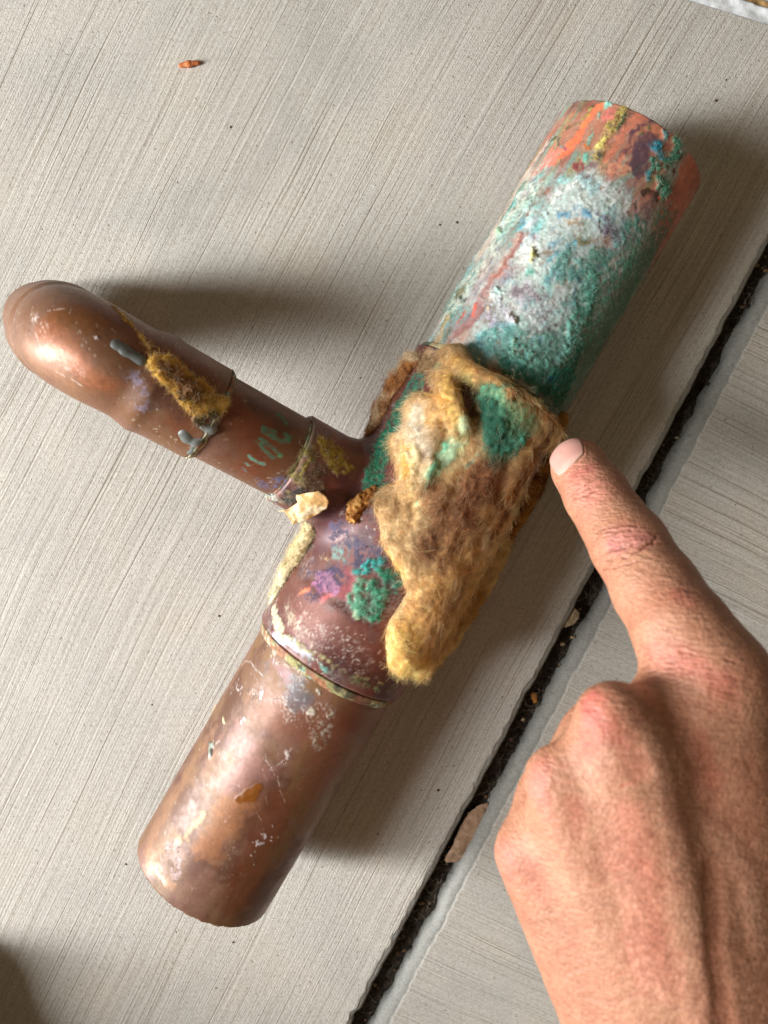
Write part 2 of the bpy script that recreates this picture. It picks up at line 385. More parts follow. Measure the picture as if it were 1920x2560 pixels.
# ------------------------------------------------------------------ stains, crusts and wear, plus shaded hollows and lit ridges on the skin: tag|style|colour|width|height|points
STROKES = []
for _l in """P|stain|150,108,78|4.62||-82.1,-137.2,42.1;-72,-119.2,41.5;-60.1,-99.9,42.6
P|stain|136,82,60|11.71||-34.4,-89.5,55.5;-16.1,-95.8,53.3;-21.8,-113.6,50.8
P|stain|112,60,42|6.09||-8,-83.6,52.9;-12.1,-91.9,52.5;-4.9,-100.5,40.9
P|stain|120,60,30|10.37||-34.9,-121.5,54.7;-43.3,-138.6,54.2;-50.5,-154.8,53.3
P|stain|165,105,60|7.72||-53.6,-123.8,55.7;-46.7,-118,56.2;-59.1,-134.9,55.8
P|stain|185,140,80|2.09||-61.5,-124.3,53.3;-66.5,-131.6,52.9;-70.9,-136.9,52.2
P|stain|190,145,75|1.04||-61.2,-123.9,53.3;-61.5,-125,53.4
P|stain|150,104,92|7.78||-48.4,-98.9,52.4;-42.6,-107.1,55.9;-53.8,-113.5,53.9
P|stain|165,116,82|3.17||-83,-141.3,44.2;-79.4,-144.2,49.5;-73.4,-147.3,53.9
P|bloom|195,170,165|3.39||-73.3,-137.5,51.1;-69.9,-140.4,53.7;-70.5,-143.6,54.2
P|chip|225,165,140|2.20||-79.2,-145.3,50.1;-76.6,-146.8,52.3;-74.1,-148.7,54
P|chip|150,90,60|1.31||-79.9,-136.6,44.7;-79,-137.8,46.6
P|dot|110,70,55|0.53||-76.3,-141,50.4;-76.1,-141.1,50.6
P|dot|110,70,55|0.52||-73.8,-141.3,52.1;-73.6,-141.3,52.2
P|dot|110,70,55|0.52||-67.7,-140.2,54.5;-67.5,-140.3,54.5
P|dot|110,70,55|0.52||-72.1,-142.7,53.3;-71.9,-142.8,53.4
P|dot|110,70,55|0.52||-77.4,-144.9,51.2;-77.2,-145,51.3
P|dot|110,70,55|0.52||-70.2,-137.7,52.8;-70,-137.8,53
P|dot|110,70,55|0.52||-66.3,-137.3,54.4;-66.1,-137.4,54.4
P|dot|110,70,55|0.52||-76.5,-148,52.7;-76.3,-148.1,52.8
P|chip|45,40,35|0.91||-76,-148.3,53;-75.5,-148.7,53.3
P|stain|90,95,105|2.92||-40.8,-74.2,47.7;-40,-75.4,48.9
P|stain|105,112,122|5.93||-29.7,-79.4,55.2;-27.4,-83.2,56.1
P|stain|130,90,95|3.14||-36.3,-72,50.3;-31.8,-76.4,54
P|lint|215,210,205|5.67||-26.4,-74.6,55.4;-28.8,-80,55.5;-30.4,-84,55.7
P|lint|205,195,185|6.44||-34.5,-85.6,54.9;-26.4,-89.2,56.3;-18.5,-88.8,55.4
P|lint|200,190,178|4.38||-23.8,-93.4,55.9;-20,-95.2,54.9
P|chip|205,195,175|1.80|0.25|-24.8,-88.6,56.3;-24,-87.3,56.3
P|chip|190,180,160|1.45|0.3|-17.8,-89.3,55.2;-16.2,-88.6,54.9
P|chip|200,195,180|1.08|0.3|-21.7,-80.4,56.3;-21.3,-81.2,56.3
P|crackle|180,172,155|4.39||-21.9,-96.4,55.2;-19.3,-93.1,55;-21.3,-99.4,54.5
P|edge|215,205,200|0.41||-50.7,-78.3,35.4;-49.4,-76.4,36;-46.1,-75.3,41.9;-43.8,-76.7,46.1;-40.5,-77.7,49.6;-39.3,-77.5,50.4
P|lint|220,205,200|4.01||-51.6,-84.4,41.7;-47.8,-85.4,47.2;-41.7,-82.9,50.9
P|edge|225,215,210|0.54||-50.6,-81.9,40.8;-51.5,-84.6,42;-49.9,-84.9,44.5;-48.8,-82.9,44.4
P|chip|215,210,205|1.28|0.2|-41.7,-83.8,51.3;-40.8,-83.1,51.5
P|chip|215,205,195|1.47|0.2|-47.8,-93.1,50.8;-46.9,-92.4,51.1
P|chip|205,190,150|1.13|0.3|-55.4,-94.2,44.5;-54.9,-94.9,45.6
P|crust|215,185,110|1.34|0.5|-62,-95,29.9;-63.1,-97.3,29.8
P|chip|95,105,95|2.43|0.25|-60,-104,45.8;-60,-106.3,47.2
P|chip|185,190,175|1.68|0.35|-59.5,-103.2,45.8;-60.1,-106.8,47.4
P|chip|130,135,120|0.93|0.4|-59.7,-104.2,46.2;-59.8,-106,47.2
P|edge|225,205,195|0.55||-65.1,-106.8,40.9;-63.9,-105.5,41.6
P|edge|225,205,195|0.67||-57.7,-102.1,47;-56.5,-101.2,47.7
P|chip|205,190,180|1.44|0.2|-32.4,-102,56.3;-32.8,-103.1,56.3
P|edge|215,200,190|0.28||-30.8,-100.4,56.2;-33.5,-104.2,56.3;-35.6,-105.8,56.3
P|edge|215,200,190|0.26||-39.3,-102.7,56;-38.3,-105.8,56.3;-36.7,-109.1,56.3
P|edge|200,185,175|0.26||-38.3,-107.6,56.3;-32.6,-106,56.1;-32.2,-105.1,56.1;-37.7,-106.7,56.3
P|edge|205,180,165|0.23||-41.2,-102.4,55.6;-38.8,-104.9,56.2
P|edge|205,180,165|0.23||-39.5,-116.6,56.2;-39,-119.5,55.9
P|edge|205,180,165|0.23||-35.7,-109.7,56.2;-34.7,-113.4,55.8
P|edge|205,180,165|0.23||-40.5,-107.7,56.2;-39.4,-111.1,56.3
P|edge|205,180,165|0.23||-50.2,-113,55;-48.5,-113.5,55.5
P|edge|205,180,165|0.23||-53.6,-125.8,55.9;-51.5,-123.7,56
P|edge|205,180,165|0.23||-34.7,-114.8,55.7;-33.3,-119.5,54.6
P|edge|205,180,165|0.23||-42.8,-122.2,56.2;-40.9,-125.9,55.6
P|chip|215,205,200|1.63|0.2|-40.1,-131.4,54.6;-39.5,-131,54.5
P|chip|215,205,205|1.99|0.25|-42.2,-133.2,54.9;-41.6,-133.8,54.6
P|dot|225,215,205|0.39|0.2|-37.6,-127.8,54.4;-37.5,-128,54.4
P|dot|225,215,205|0.39|0.2|-40.5,-128.6,55.1;-40.3,-128.7,55.1
P|dot|225,215,205|0.39|0.2|-41.3,-130.4,55.1;-41.2,-130.6,55
P|dot|225,215,205|0.39|0.2|-38.1,-132.3,53.6;-37.9,-132.5,53.5
P|dot|225,215,205|0.39|0.2|-38.4,-133.6,53.4;-38.2,-133.7,53.3
P|dot|225,215,205|0.39|0.2|-36,-132.7,52.6;-35.9,-132.9,52.4
P|dot|225,215,205|0.39|0.2|-44.1,-133.2,55.4;-44,-133.4,55.3
P|dot|225,215,205|0.39|0.2|-43.1,-134.4,55;-43,-134.6,54.9
P|dot|225,215,205|0.39|0.2|-43.6,-136.5,54.7;-43.5,-136.7,54.7
P|dot|225,215,205|0.39|0.2|-44.8,-137.8,54.9;-44.7,-138,54.8
P|dot|225,215,205|0.39|0.2|-42.4,-132.5,55.1;-42.3,-132.7,55
P|dot|225,215,205|0.39|0.2|-44.1,-141.7,53.8;-44,-141.9,53.8
P|wet|120,68,20|2.57|0.12|-48.6,-117.9,55.9;-45.6,-115.8,56.1;-43.4,-114.9,56.3;-41.8,-113.5,56.3
P|wet|120,68,20|2.57|0.12|-46.4,-117.3,56.1;-43.7,-117.4,56.3;-42.6,-115.2,56.3
P|stain|104,56,46|11.70||-32.5,-52.4,46.4;-14.3,-63.1,58.4;0,-70.6,55.2
P|stain|134,84,70|9.00||-26.5,-53.8,52.5;-15.6,-59.2,58;-7.8,-64.4,58.3
P|stain|85,50,58|10.49||-11.6,-13.9,55.3;-14.4,-23.2,53;-21.6,-32,45.5
P|stain|70,30,22|6.45||-10.3,-8.8,54.5;-12.9,-13.9,55.9
P|stain|120,60,35|2.56||-16.6,-11.8,57.5;-17.7,-13.1,57.6
P|bloom|80,75,98|7.76||-14.5,-29.9,51.6;-9.1,-33.5,54.9;-2.6,-35.8,57.3
P|bloom|60,58,80|4.42||-18.4,-43,52.9;-22.6,-45.4,51.1;-7.8,-37.2,56.2
P|bloom|120,160,150|3.39||-15.8,-35.9,52;-12.8,-36.5,53.9
P|lint|215,190,130|1.85||-20.3,-36.3,48.6;-18.8,-37.7,50.5
P|soft|140,56,60|3.86||-11.7,-41.5,55.7;-9.7,-43.4,56.7;-12.7,-47,56.4
P|chip|165,105,138|4.37||-21.9,-43.4,50.7;-18.4,-44.3,53.4;-16.3,-46.4,55
P|chip|182,112,148|2.56||-23.9,-46.7,51.1;-19.5,-47.5,53.9
P|chip|200,108,108|1.81||-19.9,-49.6,54.7;-17,-48.3,55.2
P|chip|225,125,80|1.10||-27.8,-49.6,49.6;-25.8,-48,50.5;-24.9,-48.9,51.6
P|bloom|70,58,80|3.41||-24.9,-42.6,47.7;-14.4,-43.3,55.1;-25.5,-50,51.7
P|moss|45,158,148|3.16|1.2|-8.4,-40.7,56.6;-4.5,-38.4,57.2;-1,-38.5,57.8
P|moss|42,125,95|3.65|1.2|-0.6,-40.9,57.9;3.2,-43.5,57.8;5.4,-45.1,57.5
P|fuzz|92,166,132|7.05|1|-7.1,-46.8,57.6;-8.4,-50.7,57.7;-4.5,-52.6,58;-1.3,-48.7,57.9
P|moss|60,130,98|3.65|0.8|-3.2,-45.4,57.9;-1.3,-50,57.9;-3.9,-54.6,57.9
P|crust|160,190,150|1.55|0.7|-10.4,-54,57.9;-9.3,-56,58.4
P|crust|80,175,150|1.38|0.8|3.2,-46.1,57.7;4.5,-47.5,57.4
P|edge|225,205,185|0.33|0.1|-21.9,-62.6,57;-21.7,-61.6,56.8
P|edge|225,205,185|0.25|0.1|-27.3,-53.7,51.9;-27.9,-52.4,50.9
P|edge|225,205,185|0.33|0.1|-0.1,-73.4,54.4;-0.1,-71.6,55
P|edge|225,205,185|0.36|0.1|-24.5,-62.8,56.2;-24.4,-61.2,55.8
P|edge|225,205,185|0.26|0.1|-9.4,-61.8,58.5;-9.2,-60.3,58.5
P|edge|225,205,185|0.39|0.1|-28,-64.5,55.1;-27.7,-63.4,55
P|edge|225,205,185|0.29|0.1|-8.2,-74.8,57.2;-7.8,-73.8,57.3
P|edge|225,205,185|0.24|0.1|-1.9,-78.5,53.8;-2.2,-77.8,54.2
P|edge|225,205,185|0.30|0.1|-1,-72.2,55.2;-1.3,-70.8,55.7
P|edge|225,205,185|0.39|0.1|-17.6,-61.8,57.9;-17.4,-60.5,57.8
P|edge|225,205,185|0.34|0.1|-9.1,-74.3,57.5;-8.1,-73,57.5
P|edge|225,205,185|0.32|0.1|-24.1,-65.9,56.9;-23.1,-64.4,56.9
P|edge|225,205,185|0.25|0.1|-8.2,-64.5,58.3;-8,-62.9,58.4
P|edge|225,205,185|0.37|0.1|-27.1,-64.7,55.6;-28,-63.3,54.8
P|edge|225,205,185|0.38|0.1|-16.9,-59.4,57.8;-16.5,-58.6,57.7
P|edge|225,205,185|0.27|0.1|-27.7,-61.4,54.4;-27.5,-60.8,54.3
P|edge|225,205,185|0.26|0.1|-3.5,-78.9,54.5;-2.7,-78,54.4
P|edge|225,205,185|0.28|0.1|-26.7,-61.5,54.9;-26.9,-61,54.7
P|edge|225,205,185|0.26|0.1|-11.1,-62.2,58.5;-10.8,-61.7,58.5
P|edge|225,205,185|0.31|0.1|-1.2,-79.3,53.1;-1.2,-78.1,53.5
P|edge|225,205,185|0.39|0.1|-10.2,-68.9,58.2;-10,-67.6,58.3
P|edge|225,205,185|0.26|0.1|-14.1,-64.5,58.5;-14.5,-63.1,58.4
P|edge|225,205,185|0.29|0.1|-0.6,-73.8,54.6;-1.4,-72.6,55.3
P|edge|225,205,185|0.20|0.1|-12,-59.9,58.4;-11.7,-58.6,58.4
P|edge|225,205,185|0.34|0.1|-10.7,-66.8,58.4;-10.9,-65.4,58.5
P|edge|225,205,185|0.40|0.1|-7.5,-62.2,58.4;-7.3,-61.6,58.4
P|edge|225,205,185|0.27|0.1|-21.5,-61.5,56.9;-21.8,-60.3,56.6
P|edge|225,205,185|0.27|0.1|-19.7,-61.1,57.3;-20,-59.9,57.1
P|edge|225,205,185|0.26|0.1|-6.5,-62.8,58.2;-6.1,-61.6,58.3
P|edge|225,205,185|0.29|0.1|-22.3,-65.9,57.4;-22.6,-65.1,57.2
P|edge|225,205,185|0.37|0.1|-8.6,-62.7,58.4;-8.8,-61.8,58.5
P|edge|225,205,185|0.33|0.1|-16.1,-69.4,58.5;-16.2,-68.7,58.5
P|edge|225,205,185|0.31|0.1|-3.3,-70.9,56.4;-3.7,-70.1,56.7
P|edge|225,205,185|0.25|0.1|-23.2,-65.5,57.1;-23.9,-64.1,56.6
P|edge|225,205,185|0.22|0.1|-5.6,-72.3,56.9;-5.8,-70.6,57.2
P|edge|225,205,185|0.28|0.1|-20.3,-66.6,57.9;-20.4,-65.7,57.8
P|edge|225,205,185|0.19|0.1|-16.6,-63,58.2;-17.3,-61.5,57.9
P|edge|225,205,185|0.40|0.1|-1.7,-78.7,53.6;-1.8,-76.6,54.3
P|edge|225,205,185|0.34|0.1|-2.1,-68.3,56.5;-1.4,-66.9,56.6
P|edge|225,205,185|0.21|0.1|-13.7,-62.7,58.4;-14,-61.8,58.4
P|edge|225,205,185|0.39|0.1|-11.7,-63.7,58.5;-12.6,-62.4,58.5
P|edge|225,205,185|0.32|0.1|-8.8,-74.4,57.4;-7.9,-73,57.4
P|edge|225,205,185|0.34|0.1|-28.6,-62.8,54.3;-28.8,-62.1,54
P|edge|225,205,185|0.26|0.1|-13.6,-64.5,58.5;-13.3,-62.8,58.5
P|edge|225,205,185|0.27|0.1|-21.4,-67,57.7;-21,-65.9,57.7
P|edge|225,205,185|0.37|0.1|-23.1,-62,56.5;-23.8,-60.6,56
P|edge|225,205,185|0.33|0.1|-2.3,-77.1,54.4;-3.2,-75.4,55.3
P|edge|225,205,185|0.31|0.1|-3.9,-64.6,57.6;-4.2,-63.7,57.8
P|edge|225,205,185|0.20|0.1|-16.5,-63.9,58.2;-17.4,-62.7,58
P|edge|225,205,185|0.38|0.1|-25.3,-55.8,53.9;-24.9,-55.3,54
P|edge|225,205,185|0.27|0.1|-26.5,-60.3,54.7;-26.7,-59.5,54.3
P|edge|225,205,185|0.26|0.1|-10.1,-68.8,58.2;-10.5,-67.8,58.4
P|edge|225,205,185|0.21|0.1|-25.3,-61.4,55.5;-25.5,-60,55.1
P|edge|225,205,185|0.28|0.1|-23.7,-59.6,55.8;-23.2,-58.4,55.7
P|edge|225,205,185|0.30|0.1|-5.7,-71.9,57;-5.9,-70.8,57.2
P|lint|205,190,180|7.69||-25,-58.6,55;-15.6,-64.4,58.4;-7.8,-71.3,57.6
P|lint|195,190,160|3.15||-33.2,-53.1,46.1;-29.9,-57.4,51.6;-25.6,-60.6,55.2
P|crust|205,200,165|2.87|0.4|-37.6,-55.5,41.6;-35.5,-60.2,48.2;-31.6,-63.4,52.9
P|soft|195,200,212|2.60||-36.3,-63.4,49.2;-29.7,-65.7,54.6;-25.5,-67.5,56.7
P|crackle|180,175,120|1.41|0.3|-31.1,-63.4,53.1;-23.5,-67.6,57.3;-14.3,-72.6,58.4
P|crackle|85,85,50|1.16|0.3|-15,-73.4,58.4;-7.2,-77.2,56.5;0,-80,52.1
P|crackle|190,178,125|0.78|0.3|-13,-73.1,58.3;-4,-77.7,55.1;4.1,-81.3,47.9
P|crackle|110,172,155|1.53|0.3|-25.5,-68.8,57;-21.5,-71.1,58.1;-17.6,-73.9,58.5
P|crackle|120,140,95|1.30|0.3|-10.5,-76.6,57.5;-2.7,-80.9,53.4;3.4,-82.8,47.8
P|lint|210,205,190|4.49||-39.9,-66.8,43.9;-36.4,-70.8,49.7;-29.1,-72.3,54.1
P|moss|45,118,90|6.93|0.6|10.5,20.6,47;5.3,10.8,46.7;0.3,0.3,48.1
P|moss|38,125,95|7.50|0.5|0.3,0.3,48.1;-2.6,-7.5,51.8;-3.2,-12,53.6
P|bloom|70,60,75|2.67||11.2,21.3,47.3;7.9,16.7,46.6
P|stain|125,60,32|8.69||-43.9,8.7,67.4;-37.1,0.2,64.6;-40.1,-7.2,62.3
P|stain|80,48,26|5.05||-39.8,13.9,61.9;-30.4,8.5,57.8;-32.5,5.2,61.7
P|ink|72,112,84|1.33||-33.2,9.8,59.2;-32.1,8.9,59;-30.8,7,59.4
P|ink|72,112,84|1.31||-37.4,5.2,64.6;-35.7,4.2,63.8;-33.8,3.7,62.9
P|ink|72,112,84|1.71||-37.1,4.2,64.6;-34.3,2.2,63.4;-31.7,0.9,62.3;-29.8,1.5,61.2
P|ink|72,112,84|1.19||-29.8,0.8,61.3;-30.1,2.8,61;-30.8,3.7,61.2
P|ink|72,112,84|0.80||-28.9,2.8,60.3;-28.5,2.5,60.1
P|ink|72,112,84|1.18||-38.5,1.8,65.3;-36.6,0.6,64.5;-34.6,-1.4,63.5;-33.2,-2.5,62.9
P|ink|72,112,84|1.04||-39.4,0.7,65.5;-38.1,-0.7,64.8;-36.3,-2.6,63.8;-34.4,-4.2,62.9
P|ink|72,112,84|1.04||-38.3,0.5,65;-36.7,-0.2,64.4
P|ink|80,135,95|1.32||-33,-3.2,62.7;-32.2,-3.5,62.4
P|ink|95,150,128|0.92||-41.4,-3.3,64.7;-39.6,-5,63.6;-37.5,-6.3,62.7
P|ink|95,150,128|0.92||-43.1,-5.2,63.8;-42,-6.5,62.9;-40.3,-7.4,62.3
P|ink|100,125,130|0.66||-44.1,-7.5,62;-42.4,-9,60.7
P|bloom|95,95,125|3.32||-38.4,-12.7,57.4;-33.1,-12.2,58.7
P|bloom|185,195,180|2.37||-45.8,-12.5,51.8;-40.6,-17,43.9;-33.5,-17.1,56.1
P|lint|200,200,140|2.09||-42.1,-16.1,50.7;-37.3,-19.9,48.1;-30.8,-16.3,57.4
P|soft|110,105,80|2.05||-23.9,6.1,53.2;-22.6,2.8,57.9;-23.2,-1,59.9
P|moss|120,105,50|5.58|0.5|-23.3,-1,60;-24.5,-4.8,61.1;-27.1,-9.8,61.1
P|lint|190,170,80|5.56||-25.1,-4.8,61.3;-27.2,-11.1,60.6;-28.6,-14.3,59.1
P|moss|150,128,48|6.01|0.7|-18.5,-1,56.9;-15.6,-4.2,56.3;-14.1,-6.8,56.2
P|moss|100,75,48|5.62|0.5|-20.3,-7.3,59.2;-22.9,-12.4,59.2;-21.7,-13.7,58.4
P|lint|215,205,170|1.79||-17.6,-8,58.1;-15.6,-9.3,57.2
P|edge|60,62,75|0.76|0.15|-22.5,-4.8,60.2;-24.2,-7.9,60.7;-26.6,-12.1,60
P|edge|205,190,90|0.63|0.3|-23.7,-4.8,60.7;-25.4,-8.5,61;-27.6,-12.1,60.2
P|moss|70,68,62|4.33|0.5|-30.9,-17,56.7;-27.5,-16.1,57.8
P|stain|120,62,32|7.13||-82.2,39.5,76.3;-72.8,32.5,77.4;-63.2,27,75.2;-52.8,21.8,69.8
P|stain|165,95,55|6.92||-95.6,32,81;-88.4,23.9,82.6;-80.1,17.3,80.9
P|stain|130,75,28|6.95||-91,36.5,80.5;-83.1,35.4,80.5
P|stain|150,104,74|4.70||-103.4,29.2,76.6;-98.7,22.2,77.3;-90.1,17.5,78.9
P|bloom|140,125,140|3.03||-71.6,19.1,80.6;-70.4,14.6,79.4;-68.9,10.7,77.7
P|stain|104,62,52|3.53||-67.3,20.3,79.5;-65.1,13,77.8;-58.1,7.3,74
P|stain|134,78,50|4.78||-63.7,7.3,74.9;-59.7,3.8,72.4;-52.3,10.9,73
P|lint|220,200,190|3.48||-100.3,37,77.5;-94.3,27.4,81.6;-87.7,20.7,81.6
P|edge|235,215,200|0.41|0.15|-102.2,37.2,76.4;-102.1,40.3,74.8
P|edge|235,215,200|0.41|0.15|-96.4,38.2,78.6;-91,38.8,79
P|edge|235,215,200|0.41|0.15|-99.8,32.2,79.2;-98.5,28.8,79.8
P|edge|235,215,200|0.40|0.15|-94.2,28.5,81.7;-90.6,26.6,82.5
P|edge|235,215,200|0.41|0.15|-89.6,36.5,80.5;-89.5,38.8,79
P|edge|235,215,200|0.41|0.15|-94.4,20.9,79.2;-91.9,19.7,79.8
P|edge|235,215,200|0.41|0.15|-89.6,18.5,79.9;-87.4,17.2,79.8
P|dot|215,205,205|0.80|0.3|-81.5,30.2,82.3;-81.2,30,82.3
P|felt|185,145,50|1.07|0.6|-79.5,40.4,72.3;-75.1,36.2,75.4;-72.3,32.3,77.2;-69.6,30.3,76.6
P|felt|226,184,86|2.81|0.7|-68.6,28.9,77.2;-67.2,25.5,78.4;-66.3,21.5,79
P|felt|226,184,86|5.89|0.8|-65.3,23.9,78;-61.7,18.8,77.1;-57.6,14.3,75.2
P|felt|218,176,82|4.75|0.7|-62.8,24,76.7;-57.7,19.6,74.5;-53.4,15,73.2
P|felt|214,176,82|5.50|0.7|-57.6,13.1,75.2;-53.4,11.5,73.4;-49.6,12.1,71.7
P|felt|135,88,45|3.54|0.9|-64.3,23.3,77.7;-60.7,19.4,76.4;-57.6,16.6,75.1
P|felt|120,80,42|2.37|0.9|-59.7,14.8,76.1;-55.5,13.2,74.3;-56.5,16.7,74.6
P|felt|95,80,45|2.64|0.9|-54.6,7.9,73.4;-50.2,8.6,72
P|soft|175,110,85|15.57||84.2,94,56.1;74.4,96.6,55.6;63.4,100.1,49.8
P|soft|196,112,82|7.95||97.3,89,50;96.1,81.2,47.3
P|bloom|92,128,110|12.03||90.8,71.3,46.9;78.5,49.8,46.6;67.4,29.3,45.6
P|bloom|205,205,188|8.16||48.2,83.3,44.6;35.7,64.9,42.2;22.9,46,38.8
P|bloom|190,196,188|11.62||63.7,79.9,55.4;54,65.4,55;44.3,49.4,54.9;35.6,35.7,54.7
P|bloom|172,180,175|10.29||71,75.9,56.3;65.2,61.4,56.1;57.9,47.9,56;49.4,33.1,56
P|soft|212,190,170|2.22||54.6,101,37.7;44.5,84.9,35.7;31.4,62.7,34.8
P|stain|110,72,48|4.03||60.8,108.6,41.5;63.7,109,45.3;67.3,109,48.8
P|crust|80,75,42|1.45|0.3|67.1,107.3,49.5;62,102.4,47.5;57.8,101,43.7;55.5,100.4,40.6
P|crust|155,145,55|1.43|0.4|65.8,106.3,48.9;63.5,103.9,48.1;61.5,102.1,47.2
P|chip|242,112,72|2.77||68.4,106.8,50.6;65.8,103.3,50.2;62.8,99.4,49.7;59.6,94.6,49.3;56.9,91.7,48.5
P|chip|248,125,70|1.48||65.4,104.5,49.4;62.4,100.1,49
P|chip|228,120,98|3.17||56.7,93.6,47.4;54.6,90.7,47
P|chip|225,120,100|1.33||52.1,91.2,43.8;49.1,88,42.1
P|chip|115,75,95|1.12||57.8,96,47.1;58.5,94.1,48.7
P|chip|85,80,60|1.32||56.7,99.4,43.5;56.6,96.1,45.7
P|stain|170,98,78|1.45||58.8,92.5,49.7;56,86.4,50.2;52.3,80.6,50
P|stain|150,105,95|2.41||53,89.1,46.2;50.4,84.7,46.3
P|chip|110,80,110|1.32||50.2,87.2,44.2;48.5,85.7,43.1
P|crust|112,170,150|1.59|0.5|70.5,107,51.8;68.5,103.5,51.8;67.3,100.3,52.2;65.4,96.7,52.3;63.3,93.6,52.2
P|crust|140,195,180|1.41|0.4|70.3,107.3,51.6;71,106.3,52.3
P|chip|200,112,98|3.28||70.6,103,53.1;70.2,101,53.4
P|moss|176,158,82|3.03|0.6|74.5,103.6,54.5;72.7,100,54.6;69.8,96.5,54.3;67.7,93.5,54.2;66.2,89.6,54.4
P|moss|70,88,56|1.51|0.5|76.8,103.9,55.2;74.7,100.4,55.1;72.1,97.1,54.9
P|crust|222,202,115|1.75|0.6|68.4,94.7,54.2;67.4,93.1,54.2
P|crust|58,60,52|1.22|0.4|67.6,91,54.6;66.9,89,54.8
P|crust|165,90,45|1.59|0.3|63.2,94.1,52;64,92.6,52.9
P|crust|95,165,145|1.76|0.4|62.6,90.7,52.7;63,89.3,53.3
P|chip|130,58,58|2.55||61,87.4,52.9;62.1,83.9,54.2
P|flat|198,116,90|2.51||79.8,101.8,56;75.6,97.1,55.7;71.7,91.8,55.6;68.2,87.7,55.4
P|lint|222,160,130|3.09||69.6,86.3,55.8;72.6,87.4,56.1
P|bloom|205,140,105|3.86||67.3,84.6,55.5;74.5,85,56.3
P|flat|205,125,92|3.68||80.4,96.3,56.3;84.8,95.8,56.1;82.3,94,56.2
P|chip|80,52,66|1.44||85.2,99.4,56.9;80.9,99,56.2;77.9,96.9,56.1;76.8,94,56.2;75.8,91.6,56.2;74.4,89.2,56.2;73,88.5,56.1
P|chip|80,52,66|1.62||85.2,99.6,56.4;87.1,97.4,56
P|flat|92,68,80|5.68||81.7,93.4,56.3;79.3,89.8,56.3;78,85.6,56.2;82.3,86.4,55.7
P|stain|90,68,78|3.86||82.4,91.6,56.1;79.4,88,56.2;77,85,56.3
P|chip|85,105,75|1.26|0.2|81.1,97.7,56.3;79.5,95.6,56.3
P|moss|55,150,150|1.51|0.6|85.9,97.6,56.1;86.8,94.7,55.8;85.9,91.8,55.6;87.5,89.4,54.9
P|moss|55,138,110|2.52|0.7|90.8,95.1,54.9;90.1,91.3,54.4;88.5,88.4,54.4
P|moss|25,125,142|2.01|0.6|85,92,55.8;86.6,88.7,55
P|moss|65,140,112|3.38|0.8|84.8,86,55.1;86.8,83,53.9;88.8,79.9,52.1
P|moss|40,150,150|1.34|0.5|82.8,85.2,55.5;82.6,82.6,55.2
P|chip|85,35,25|1.46||92.2,91.1,53.6;91.8,88.2,53;90.7,85.3,52.7
P|chip|205,135,115|1.09|0.1|94.7,93.6,53.4;93.9,89.9,52.5
P|chip|80,170,150|0.91|0.2|91.8,88.2,53;92.3,87.8,52.7
P|flat|192,112,85|2.07||93.8,87.2,51.6;96.3,84.5,48.8;94.2,79.5,48.1;93.5,75.8,46.7
P|chip|70,45,35|2.54||82,78.9,54.7;85.7,78.7,53.3
P|dot|215,85,45|0.65||86.7,78.1,52.6;87.1,77.7,52.3
P|bloom|120,90,90|3.13||83.7,76.8,53.6;82.1,72,53.1;81.3,67.4,52.2
P|soft|175,218,218|1.57||55.2,82.1,51.3;57.5,83.8,52.1
P|fuzz|215,215,210|2.81||55.6,78.2,52.8;60.3,82.2,53.8
P|fuzz|175,208,198|2.89||48.9,78.4,48.3;44.3,75.5,45.4;39.3,68.1,44.5
P|fuzz|208,210,205|2.78||60.2,79.6,54.4;66.1,81.2,55.7;72.2,78.1,56.3;75.3,72.6,55.5
P|fuzz|165,195,195|3.72||61.4,82,54.3;64.9,78.5,55.8
P|fuzz|95,158,188|1.70||55.3,70.6,54.5;60.1,73.1,55.4;64.9,70.9,56.3;67.7,68.7,56.2
P|fuzz|110,185,200|1.39||58.2,62.4,56.1;60.1,63.1,56.2
P|fuzz|150,205,215|1.56||79.8,69.5,53.5;79.9,64.9,52.2
P|fuzz|118,98,120|3.71||67.4,69.6,56.3;71.4,66.9,55.6;75.4,65,54.2
P|fuzz|150,175,180|3.10||75.3,69,55;73.8,63.1,54.4;70,59.3,54.9
P|chip|52,48,55|0.91||78.6,75.3,55.1;79.6,71.2,54;79.8,67.2,52.9;79.1,64.8,52.5
P|soft|165,128,82|2.06||58.2,69.4,55.5;60,69.8,55.8
P|moss|130,112,48|2.67|0.4|61.9,64.1,56.3;63.8,63.1,56.3
P|edge|150,68,70|0.32||65.5,60.7,56;68.4,61.5,55.6;71.4,63.1,55.1
P|soft|140,110,85|2.84||52.8,61,55.4;50.4,59.2,55
P|soft|196,148,130|2.91||43.7,66.5,49.7;38.7,58.7,49.4;34.3,51.5,49.2
P|stain|152,72,56|1.32||45.1,67.6,50.3;42.6,63.1,50.3;39.2,58.5,49.9;35.7,53.5,49.4
P|stain|165,85,68|1.19||35.7,53.5,49.4;33.9,50.2,49.5
P|soft|170,125,118|2.91||34.3,51.1,49.4;29.8,42.8,49.6;23.5,35.4,48
P|chip|220,108,88|1.30||29.9,45.3,48.6;28.1,41.7,48.8
P|chip|200,95,80|0.75||26.9,44.7,46;24.3,40.2,46.1
P|stain|150,75,72|0.92||34.6,45.6,51.8;28.5,39.6,50.1;21,32.7,47.2
P|crust|228,216,140|1.58|2.6|46.9,60.8,53.5;47.5,59.2,54.1
P|crust|215,200,120|1.05|1.2|45.9,58.3,53.7;46.6,57.6,54.1
P|crust|165,205,160|1.84|1.6|38.8,71.4,40.9;39.2,69.8,43.2
P|crust|170,210,196|2.48|1.6|36.2,50.7,50.9;37.1,49,52.1
P|crust|205,212,205|1.76|1.2|35.3,46.9,51.7;35.8,44.8,52.7
